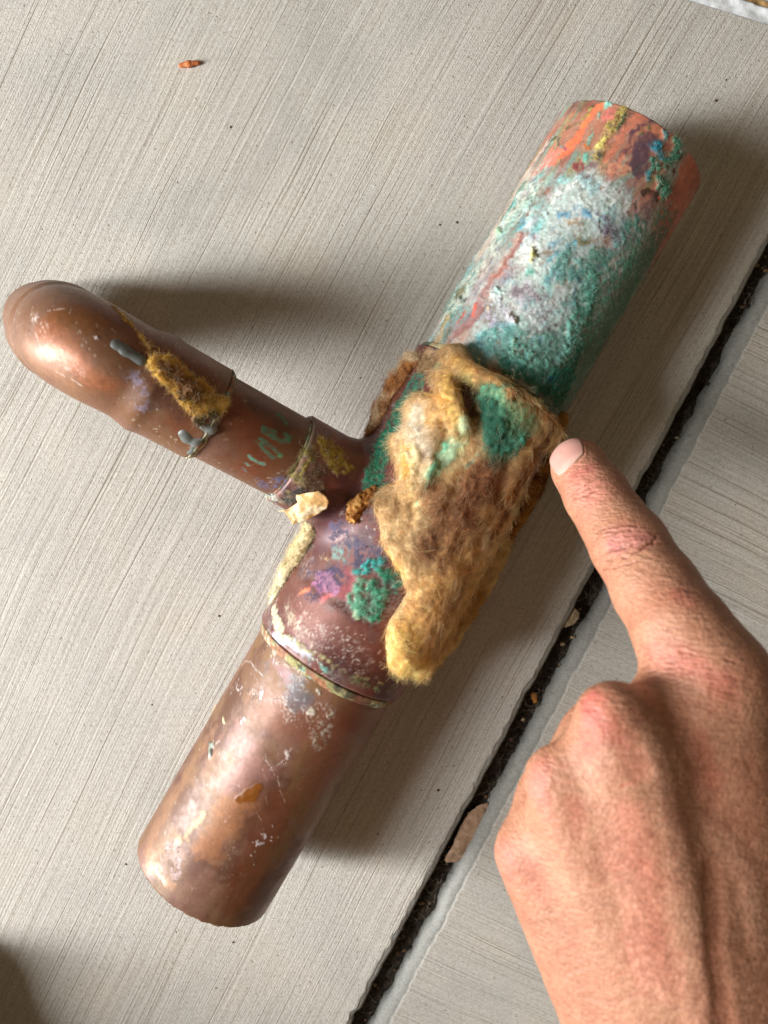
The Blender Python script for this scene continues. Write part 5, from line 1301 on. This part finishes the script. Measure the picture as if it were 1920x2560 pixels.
def wool_fibres(V, N, C, count, lens, rads, lift, curl, flow, spread, bright, name, parent, k=6):
    i = rng.randint(0, len(V), count)
    P = V[i] - N[i] * .15; Nn = N[i]
    D = tangents(Nn, flow, spread)
    fl = fbm(P, 9, 2, 71)[:, None] * 2.2
    D = D * np.cos(fl) + np.cross(Nn, D) * np.sin(fl)
    L = rng.uniform(*lens, count) * (.5 + rng.rand(count))
    pts = strands(P, Nn, D, L, rng.uniform(*lift, count), curl, k)
    c = C[i] * rng.uniform(bright[0], bright[1], (count, 1))
    pale = rng.rand(count, 1) < .22
    c = np.where(pale, c * .45 + lin((235, 215, 180)) * .55, c)
    return fibres(name, pts, rng.uniform(*rads, count), c, M_FIBRE, parent, kind='stuff')
up = (WN[:, 2] > -.5) & (rng.rand(len(WV)) > WH * .9)
wool_fibres(WV[up], WN[up], WC[up], 38000, (2.0, 5.5), (.024, .044), (.0, .22), .25, -RUN_AX, .5, (.8, 1.75), 'wool_fibres', wool)
wool_fibres(WV[up], WN[up], WC[up], 700, (2.5, 6), (.02, .032), (.4, 1.6), .5, -RUN_AX, 1.4, (1.0, 1.7), 'loose_fibres', wool)

# torn paper-like strips along the tee's side
def ragged(name, pts, rads, base, seed, label, flat=(1, 1), amp=1.0, h=.5, fib=1500, flow=None, c2=None):
    pts = [np.array(p, float) for p in pts]
    allp = np.array(pts); rm = max(rads) + 4
    def f(P):
        d = None
        for a, b_, ra, rb in zip(pts[:-1], pts[1:], rads[:-1], rads[1:]):
            e = d_cone(P, a, b_, ra, rb); d = e if d is None else smin(d, e, 1.5)
        d = d + amp * fbm(P, 3.6, 3, seed) + amp * .5 * vnoise(P, 1.1, seed + 3)
        return np.maximum(d, -(np.minimum(tee_sdf(P), d_cyl(P, RUN_A, RUN_AX, 0, RUN_L, R_RUN)) - .1))
    V, Q = snets(f, allp.min(0) - rm, allp.max(0) + rm, h)
    N = normals(V, Q); n = len(V)
    mo = fbm(V, 3.5, 3, seed + 9)
    col = lin(base)[None] * (1 + .35 * mo + .25 * vnoise(V, .9, 3))[:, None]
    if c2 is not None:
        k = sstep(-.05, .35, fbm(V, 7, 2, seed + 4))[:, None]; col = col * (1 - k) + lin(c2) * k * (1 + .3 * mo[:, None])
    o = mesh_obj(name, V, Q, M_PAPER, fit, col=np.clip(col, 0, 1), rmb=np.stack([np.full(n, .95), np.zeros(n), np.ones(n)], 1), label=label)
    if fib:
        wool_fibres(V, N, col, fib, (1.0, 3.2), (.03, .06), (.1, 1.0), .5, flow, 1.0, (.8, 1.5), 'strip_fibres', o, 5)
    return o
ragged('paper_strip', [(10.14, 27.88, 40.00), (6.17, 20.76, 37.00), (0.69, 11.32, 35.00), (-4.85, 1.66, 36.00)], (3.2, 4.4, 4.2, 3.0), (164, 108, 58), 2, 'torn brown paper edge beside the green felt', amp=1.3, h=.4, fib=2600, c2=(214, 190, 156), flow=RUN_AX)
ragged('paper_strip', [(-24.60, -27.22, 42.00), (-29.21, -35.75, 38.00), (-34.31, -45.94, 36.00), (-38.94, -56.22, 36.00)], (2.0, 2.6, 2.5, 2.0), (216, 200, 160), 5, 'cream torn paper edge below the branch', amp=1.0, h=.4, fib=2600, c2=(232, 222, 190), flow=RUN_AX)
ragged('paper_strip', [(59.60, 8.41, 40.00), (59.51, -1.13, 30.00), (52.74, -16.98, 26.00), (44.19, -34.69, 24.00)], (3.0, 3.6, 3.8, 3.0), (160, 112, 50), 8, 'layered ochre paper edge nearest the fingertip', c2=(108, 62, 26), flow=RUN_AX)
ragged('paper_strip', [(44.19, -34.69, 24.00), (34.59, -53.22, 24.00), (23.51, -71.44, 26.00), (12.89, -81.05, 34.00)], (3.6, 4.2, 4.0, 3.0), (206, 176, 120), 11, 'pale yellow paper edge under the golden wool end', c2=(170, 130, 70), flow=RUN_AX)

# fuzz and lint growing on the corrosion
PV = np.concatenate([f[0] for f in FUZZ]); PN = np.concatenate([f[1] for f in FUZZ]); PC = np.concatenate([f[2] for f in FUZZ]); PF = np.concatenate([f[3] for f in FUZZ])
PF = PF * (PV[:, 2] > 12)
w = PF / PF.sum()
cnt = 26000
i = np.searchsorted(np.cumsum(w), rng.rand(cnt)).clip(0, len(w) - 1)
D = tangents(PN[i])
D = D + PN[i] * rng.uniform(0, .9, (cnt, 1)); D /= np.linalg.norm(D, axis=1, keepdims=True)
pts = strands(PV[i] - PN[i] * .1, PN[i], D, rng.uniform(.5, 1.9, cnt), rng.uniform(0, .35, cnt), .6, 4)
c = PC[i] * rng.uniform(.7, 1.45, (cnt, 1))
pale = rng.rand(cnt, 1) < .25
c = np.where(pale, c * .5 + lin((230, 222, 200)) * .5, c)
fibres('corrosion_fuzz', pts, rng.uniform(.03, .055, cnt), c, M_FIBRE, fit, kind='stuff')

# ------------------------------------------------------------------ loose flakes on the branch
def flake(name, outline, mat, cols, bulge, thick, label, cat, seed, curl=0.6, rough_=.25):
    O_ = np.array(outline, float); c = O_.mean(0)
    # densify the outline
    dens = np.concatenate([O_[i] + (O_[(i + 1) % len(O_)] - O_[i]) * t for i in range(len(O_)) for t in [np.linspace(0, 1, 9)[:-1, None]]])
    nn = unit(np.cross(O_[len(O_) // 3] - c, O_[2 * len(O_) // 3] - c)); nn = nn * np.sign(nn[2] + 1e-6)
    fs = np.linspace(0.02, 1, 22)
    top = []
    for f_ in fs:
        P = c + (dens - c) * f_
        P = P + nn * (bulge * (1 - f_ ** 2) + curl * fbm(P, 4, 3, seed) + rough_ * vnoise(P, 1.0, seed))[:, None]
        if f_ == 1: P = P + .25 * np.stack([vnoise(P, 1.0, s) for s in (1, 2, 3)], 1)
        top.append(P)
    T = np.concatenate(top); m_ = len(dens)
    Bt = T - nn * thick
    V = np.concatenate([T, Bt]); off = len(T)
    Q1 = grid_quads(len(fs), m_, True)
    j = np.arange(m_); last = (len(fs) - 1) * m_
    rim = np.stack([last + j, last + (j + 1) % m_, off + last + (j + 1) % m_, off + last + j], 1)
    Q = np.concatenate([Q1, Q1[:, ::-1] + off, rim])
    mo = fbm(V, 3.0, 3, seed)[:, None]
    k = sstep(-.25, .35, mo)
    col = (lin(cols[0]) * (1 - k) + lin(cols[1]) * k) * (1 + .2 * vnoise(V, .8, 5))[:, None]
    o = mesh_obj(name, V, Q, mat, origin=(c[0], c[1], c[2]), col=np.clip(col, 0, 1), rmb=np.stack([np.full(len(V), .8), np.zeros(len(V)), np.full(len(V), .6)], 1), label=label, category=cat)
    return o
flake('paper_flake', [(-34.46, -21.50, 54.27), (-31.29, -20.86, 55.66), (-27.50, -18.35, 58.09), (-28.17, -16.25, 58.75), (-25.73, -15.27, 60.07), (-20.59, -14.50, 62.32), (-17.95, -16.38, 62.47), (-17.26, -18.45, 61.81), (-18.51, -20.46, 60.46), (-21.34, -22.28, 58.63), (-24.61, -23.87, 56.77), (-27.10, -25.18, 55.33), (-29.98, -25.84, 54.04), (-30.52, -23.67, 54.75), (-32.18, -22.10, 54.82)], M_PAPER, ((196, 150, 95), (226, 200, 160)), 1.6, .35, 'curled cream paper flake on the branch joint', 'flake', 4)
def crumb(name, caps, base, c2, label, cat, seed, amp=1.1, h=.4):
    caps = [(np.array(a, float), np.array(b_, float), ra, rb) for a, b_, ra, rb in caps]
    allp = np.array([c[0] for c in caps] + [c[1] for c in caps]); rm = max(c[2] for c in caps) + 2.5
    def f(P):
        d = None
        for a, b_, ra, rb in caps:
            e = d_cone(P, a, b_, ra, rb); d = e if d is None else smin(d, e, 1)
        return d + amp * fbm(P, 2.4, 3, seed) + amp * .4 * vnoise(P, .8, seed + 1)
    V, Q = snets(f, allp.min(0) - rm, allp.max(0) + rm, h)
    k = sstep(-.2, .3, fbm(V, 2.0, 3, seed + 2))[:, None]
    col = (lin(base) * (1 - k) + lin(c2) * k)
    n = len(V)
    return mesh_obj(name, V, Q, M_PAPER, origin=allp.mean(0), col=np.clip(col, 0, 1), rmb=np.stack([np.full(n, .9), np.zeros(n), np.ones(n)], 1), label=label, category=cat)
crumb('backing_crumb', [((-10.16, -23.09, 53.97), (-8.83, -19.79, 54.45), 2.0, 2.2), ((-8.83, -19.79, 54.45), (-5.45, -16.53, 54.51), 2.2, 2.0), ((-5.45, -16.53, 54.51), (-3.11, -14.60, 54.32), 1.8, 1.0)], (135, 82, 35), (205, 150, 85), 'crumbly ochre backing scrap in the tee crotch', 'crumb', 6, 1.7)

# ------------------------------------------------------------------ litter on and between the slabs
m, nt, b = new_mat('dry_leaf')
a = attr(nt, 'Col'); nt.links.new(a.outputs['Color'], b.inputs['Base Color']); b.inputs['Roughness'].default_value = .55
M_LEAF = m
LEAF = [(25.91, -173.83, -3.93), (30.33, -174.27, -4.71), (33.86, -171.31, -5.05), (38.40, -167.90, -5.53), (40.32, -161.50, -5.32), (43.19, -152.49, -5.05), (43.44, -148.54, -4.76), (39.88, -148.96, -4.19), (35.03, -152.32, -3.65), (31.59, -158.52, -3.60), (28.18, -166.92, -3.73), (25.21, -172.66, -3.71)]
flake('dry_leaf', LEAF, M_LEAF, ((150, 118, 92), (178, 145, 118)), .8, .2, 'dry brown leaf wedged in the joint between slabs', 'leaf', 9, curl=.15, rough_=.04)
flake('leaf_chip', [(71.38, -73.85, -2.50), (74.05, -69.74, -2.50), (77.03, -65.47, -2.50), (79.01, -67.60, -2.50), (78.58, -70.23, -2.50), (76.53, -72.53, -2.50), (73.64, -73.52, -2.50)], M_LEAF, ((150, 128, 98), (180, 160, 130)), .4, .25, 'pale leaf chip in the joint beside the finger shadow', 'chip', 12, curl=.3)
crumb('wood_splinter', [((-76.35, 142.09, 0.90), (-73.29, 142.43, 1.10), .9, 1.0), ((-73.29, 142.43, 1.10), (-70.02, 142.95, 0.90), 1.0, .8)], (185, 105, 62), (205, 130, 85), 'small orange wood splinter alone on the slab', 'splinter', 3, .25, .25)
crumb('bark_bit', [((61.71, -102.89, -6.00), (62.41, -105.26, -6.00), 1.4, 1.0)], (150, 95, 40), (185, 125, 60), 'small orange bark bit down in the joint', 'bark', 5, .4, .25)
# grit scattered on the concrete
gv, gq, gc, off = [], [], [], 0
pts = [(1790,252,1.1),(1815,200,.8),(1143,556,1.1),(1100,562,.8),(548,1540,1.0),(577,318,.9),(900,945,.7),(583,2355,1.0),(540,2470,.7),(1095,1975,1.1),(1135,1915,.6),(945,2085,.7),(1053,1975,.6),(315,2160,.8),(440,2330,.6),(380,1762,.7),(1600,1205,.4),(1780,1170,.5),(1838,1262,.5),(1340,2220,.6),(1600,1560,.5)]
WLD = [(125.60, 129.65, 0.00), (129.09, 137.18, 0.00), (28.06, 84.94, 0.00), (21.48, 84.05, 0.00), (-66.05, -68.35, 0.00), (-58.13, 120.04, 0.00), (-9.36, 25.96, 0.00), (-62.80, -206.26, 0.00), (-70.35, -226.59, 0.00), (22.09, -140.64, 0.00), (28.55, -130.50, 0.00), (-2.47, -159.39, 0.00), (15.21, -140.64, 0.00), (-106.45, -172.29, 0.00), (-86.52, -201.87, 0.00), (-93.94, -104.88, 0.00), (101.04, -14.62, 0.00), (129.25, -9.10, 0.00), (138.97, -23.65, 0.00), (62.89, -182.68, 0.00), (102.70, -71.61, 0.00)]
for (x, y, z), (_, _, r) in zip(WLD, pts):
    uu, vv = np.meshgrid(np.linspace(0, math.pi, 7), np.linspace(0, 2 * math.pi, 9)[:-1], indexing='ij')
    s_ = np.stack([np.sin(uu) * np.cos(vv), np.sin(uu) * np.sin(vv), np.cos(uu) * .6], -1).reshape(-1, 3)
    s_ = s_ * (1 + .45 * vnoise(s_ * 2 + x, 1.0))[:, None] * r
    s_ = s_ * (.5, .5, .4)
    gv.append(s_ + (x, y, .1 * r)); gq.append(grid_quads(7, 8, True) + off); off += len(s_)
    gc.append(np.tile(lin((96, 72, 58)) * rng.uniform(.35, 1.2), (len(s_), 1)))
V = np.concatenate(gv); n = len(V)
mesh_obj('grit', V, np.concatenate(gq)[:, ::-1], M_PAPER, origin=(0, 0, 0), col=np.concatenate(gc), rmb=np.stack([np.full(n, .9), np.zeros(n), np.ones(n)], 1), kind='stuff', label='dark specks of grit scattered over the slabs', category='grit')

# ------------------------------------------------------------------ pointing hand
m, nt, b = new_mat('skin')
L = nt.links
tc = nd(nt, 'ShaderNodeTexCoord').outputs['Object']
a = attr(nt, 'Col')
n1 = noise_node(nt, tc, 900, 4, .6).outputs[0]; n2 = noise_node(nt, tc, 130, 3).outputs[0]
vo = nd(nt, 'ShaderNodeTexVoronoi'); vo.inputs['Scale'].default_value = 1100; L.new(tc, vo.inputs['Vector'])
mp = nd(nt, 'ShaderNodeMapping'); mp.inputs['Rotation'].default_value = (0, 0, math.radians(-12)); mp.inputs['Scale'].default_value = (260, 1500, 700); L.new(tc, mp.inputs['Vector'])
fine = noise_node(nt, mp.outputs[0], 1.0, 3, .6).outputs[0]
c = mixc(nt, 1.0, a.outputs['Color'], ramp(nt, n2, [(.3, (.92, .80, .78)), (.7, (1.06, 1.05, 1.04))]), 'MULTIPLY')
c = mixc(nt, 1.0, c, ramp(nt, fine, [(.3, (.78, .72, .69)), (.6, (1.08, 1.08, 1.08))]), 'MULTIPLY')
L.new(c, b.inputs['Base Color'])
b.inputs['Subsurface Weight'].default_value = .15
b.inputs['Subsurface Radius'].default_value = (1.0, .38, .2)
b.inputs['Subsurface Scale'].default_value = .0022
L.new(math_node(nt, 'MULTIPLY_ADD', n1, .25), b.inputs['Roughness']); b.inputs['Roughness'].links[0].from_node.inputs[2].default_value = .36
b.inputs['Specular IOR Level'].default_value = .45
hh = math_node(nt, 'ADD', math_node(nt, 'MULTIPLY', n1, .25), math_node(nt, 'MULTIPLY', fine, 1.1))
hh = math_node(nt, 'ADD', hh, math_node(nt, 'MULTIPLY', vo.outputs['Distance'], .35))
bm = nd(nt, 'ShaderNodeBump'); bm.inputs['Distance'].default_value = .0005; bm.inputs['Strength'].default_value = .8
L.new(hh, bm.inputs['Height']); L.new(bm.outputs[0], b.inputs['Normal'])
M_SKIN = m
jp = np.array([v[0] for v in J.values()])
lo_ = jp.min(0) - (24, 105, 62); hi_ = jp.max(0) + (48, 16, 34)
V, Q = snets(hand_sdf, lo_, hi_, 1.25)
V = relax(V, Q, 3, .5)
# one Catmull-Clark step for a smooth skin
tmp = bpy.data.meshes.new('tmp'); tmp.from_pydata([tuple(v) for v in V], [], [tuple(int(i) for i in q) for q in Q]); 
to = bpy.data.objects.new('tmp', tmp); scene.collection.objects.link(to)
md = to.modifiers.new('s', 'SUBSURF'); md.levels = 1; md.render_levels = 1
dg = bpy.context.evaluated_depsgraph_get(); ev = to.evaluated_get(dg).to_mesh()
V = np.zeros(len(ev.vertices) * 3, np.float32); ev.vertices.foreach_get('co', V); V = V.reshape(-1, 3).astype(float)
Q = np.zeros(len(ev.loops), np.int32); ev.loops.foreach_get('vertex_index', Q); Q = Q.reshape(-1, 4)
to.evaluated_get(dg).to_mesh_clear(); bpy.data.objects.remove(to); bpy.data.meshes.remove(tmp)
# finer skin over the pointing finger and its knuckle, where the creases are
fc = V[Q].mean(1).astype(np.float32)
df = np.min([d_cone(fc, J[a_][0], J[b_][0], J[a_][1], J[b_][1]) for a_, b_ in (('tip', 'dip'), ('dip', 'mid'), ('mid', 'pip'), ('pip', 'prx'), ('prx', 'bas'), ('bas', 'im'))], 0)
sel = (df < 3.0) & (fc[:, 2] > 60)
Qs = Q[sel]
ed_ = np.concatenate([np.sort(Qs[:, [k, (k + 1) % 4]], 1) for k in range(4)])
ue, inv = np.unique(ed_, axis=0, return_inverse=True); inv = inv.ravel()
m0 = len(V); c0_ = m0 + len(ue); nf = len(Qs)
V = np.concatenate([V, V[ue].mean(1), V[Qs].mean(1)])
mid_ = [m0 + inv[k * nf:(k + 1) * nf] for k in range(4)]; cc_ = c0_ + np.arange(nf)
Q = np.concatenate([Q[~sel]] + [np.stack([Qs[:, k], mid_[k], cc_, mid_[(k + 3) % 4]], 1) for k in range(4)])
N = normals(V, Q); n = len(V)
c0 = lin((178, 128, 100))[None] * (1 + .08 * fbm(V, 18, 3, 2) + .05 * fbm(V, 4, 2, 6))[:, None]
c0[:, 1:] *= (1 - .07 * fbm(V, 9, 2, 12))[:, None]
ro = np.full(n, .5); me = np.zeros(n); bu = np.ones(n)
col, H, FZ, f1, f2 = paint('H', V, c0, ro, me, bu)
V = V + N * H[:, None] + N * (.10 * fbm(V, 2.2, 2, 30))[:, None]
wr = (np.array(J['mc'][0]) + np.array(J['rc'][0])) / 2
hand = thing('hand', (wr[0], wr[1], 0), 'bare left hand with index finger pointing down at the insulation', 'hand')
mesh_obj('skin', V, Q, M_SKIN, hand, col=col)
# fingernail
m, nt, b = new_mat('nail')
a = attr(nt, 'Col'); nt.links.new(a.outputs['Color'], b.inputs['Base Color']); b.inputs['Roughness'].default_value = .45
b.inputs['Subsurface Weight'].default_value = .3; b.inputs['Subsurface Scale'].default_value = .001; b.inputs['Subsurface Radius'].default_value = (1, .5, .4)
NL = np.array([(48.81, -3.76, 76.12), (49.68, -1.87, 76.27), (51.86, 0.47, 76.84), (55.11, 2.33, 77.78), (56.19, 1.62, 80.01), (56.43, -0.34, 83.74), (56.11, -2.57, 86.50), (53.43, -5.02, 87.57), (51.12, -7.51, 86.64), (49.94, -8.84, 84.52), (49.26, -7.79, 81.86), (48.67, -5.91, 79.09)], float)
cn = NL.mean(0)
dens = np.concatenate([NL[i] + (NL[(i + 1) % len(NL)] - NL[i]) * np.linspace(0, 1, 9)[:-1, None] for i in range(len(NL))])
for _ in range(3): dens = .5 * dens + .25 * (np.roll(dens, 1, 0) + np.roll(dens, -1, 0))
rows = []
fs = np.concatenate([np.linspace(.02, 1, 20), [1.03]])
for f_ in fs:
    P = (cn + (dens - cn) * min(f_, 1.0)).astype(np.float32)
    for _ in range(4):
        e = .05
        g = np.stack([hand_sdf(P + np.eye(3, dtype=np.float32)[k] * e) - hand_sdf(P - np.eye(3, dtype=np.float32)[k] * e) for k in range(3)], 1)
        g /= np.linalg.norm(g, axis=1, keepdims=True)
        P = P - g * hand_sdf(P)[:, None]
    up_ = .26 + .14 * (1 - min(f_, 1) ** 2) if f_ <= 1 else -.4
    rows.append(P + g * up_)
V = np.concatenate(rows); Q = grid_quads(len(fs), len(dens), True)
if normals(V, Q)[:, 2].mean() < 0: Q = Q[:, ::-1]
fr = np.repeat(fs, len(dens))
tipd = unit(np.array(J['tip'][0]) - np.array(J['dip'][0])); ln = (V - cn) @ tipd; ln = ln / np.abs(ln).max()
col = np.tile(lin((198, 146, 132)), (len(V), 1)) * (1 + .06 * fbm(V, 1.5, 2, 3))[:, None]
kk = (sstep(.55, .85, ln) * .55)[:, None]; col = col * (1 - kk) + lin((216, 196, 176)) * kk          # free edge
kk = (sstep(-.45, -.8, ln) * .4)[:, None]; col = col * (1 - kk) + lin((218, 182, 166)) * kk          # half-moon
kk = (sstep(.9, .99, fr) * .5)[:, None]; col = col * (1 - kk) + lin((190, 150, 130)) * kk
mesh_obj('nail', V, Q, m, hand, col=col, label='short pink fingernail with pale rim')

# ------------------------------------------------------------------ guessed footwear, out of view, added to cast the lower left corner's shadow
added_shoe = thing('added_shoe', (-208, -270, 0), 'unseen dark footwear added outside the lower left corner to cast its shadow', 'added_shoe')
def shoe_up(P):
    d = smin(d_cone(P, (-200, -226, 26), (-205, -280, 36), 26, 40), d_cone(P, (-205, -280, 36), (-206, -395, 46), 40, 40), 16)
    d = smin(d, d_cone(P, (-210, -378, 50), (-210, -398, 110), 38, 42), 16)
    return np.maximum(d, 14 - P[..., 2])
V, Q = snets(shoe_up, (-262, -445, 8), (-155, -195, 150), 2.0)
V = relax(V, Q, 2); n = len(V)
col = np.tile(lin((58, 54, 52)), (n, 1)) * (1 + .2 * fbm(V, 3, 2, 4))[:, None]
mesh_obj('upper', V, Q, M_PAPER, added_shoe, col=np.clip(col, 0, 1), rmb=np.stack([np.full(n, .8), np.zeros(n), np.ones(n)], 1))
def shoe_sole(P):
    q = P * np.array((1, 1, 0), np.float32)
    d = np.minimum(d_cone(q, (-200, -229, 0), (-205, -285, 0), 28, 42), d_cone(q, (-205, -285, 0), (-208, -400, 0), 42, 39))
    return np.maximum(d, np.abs(P[..., 2] - 7.5) - 7.2)
V, Q = snets(shoe_sole, (-262, -445, -3), (-155, -190, 20), 2.0)
n = len(V)
mesh_obj('sole', V, Q, M_PAPER, added_shoe, col=np.tile(lin((190, 186, 178)), (n, 1)), rmb=np.stack([np.full(n, .8), np.zeros(n), np.full(n, .4)], 1))
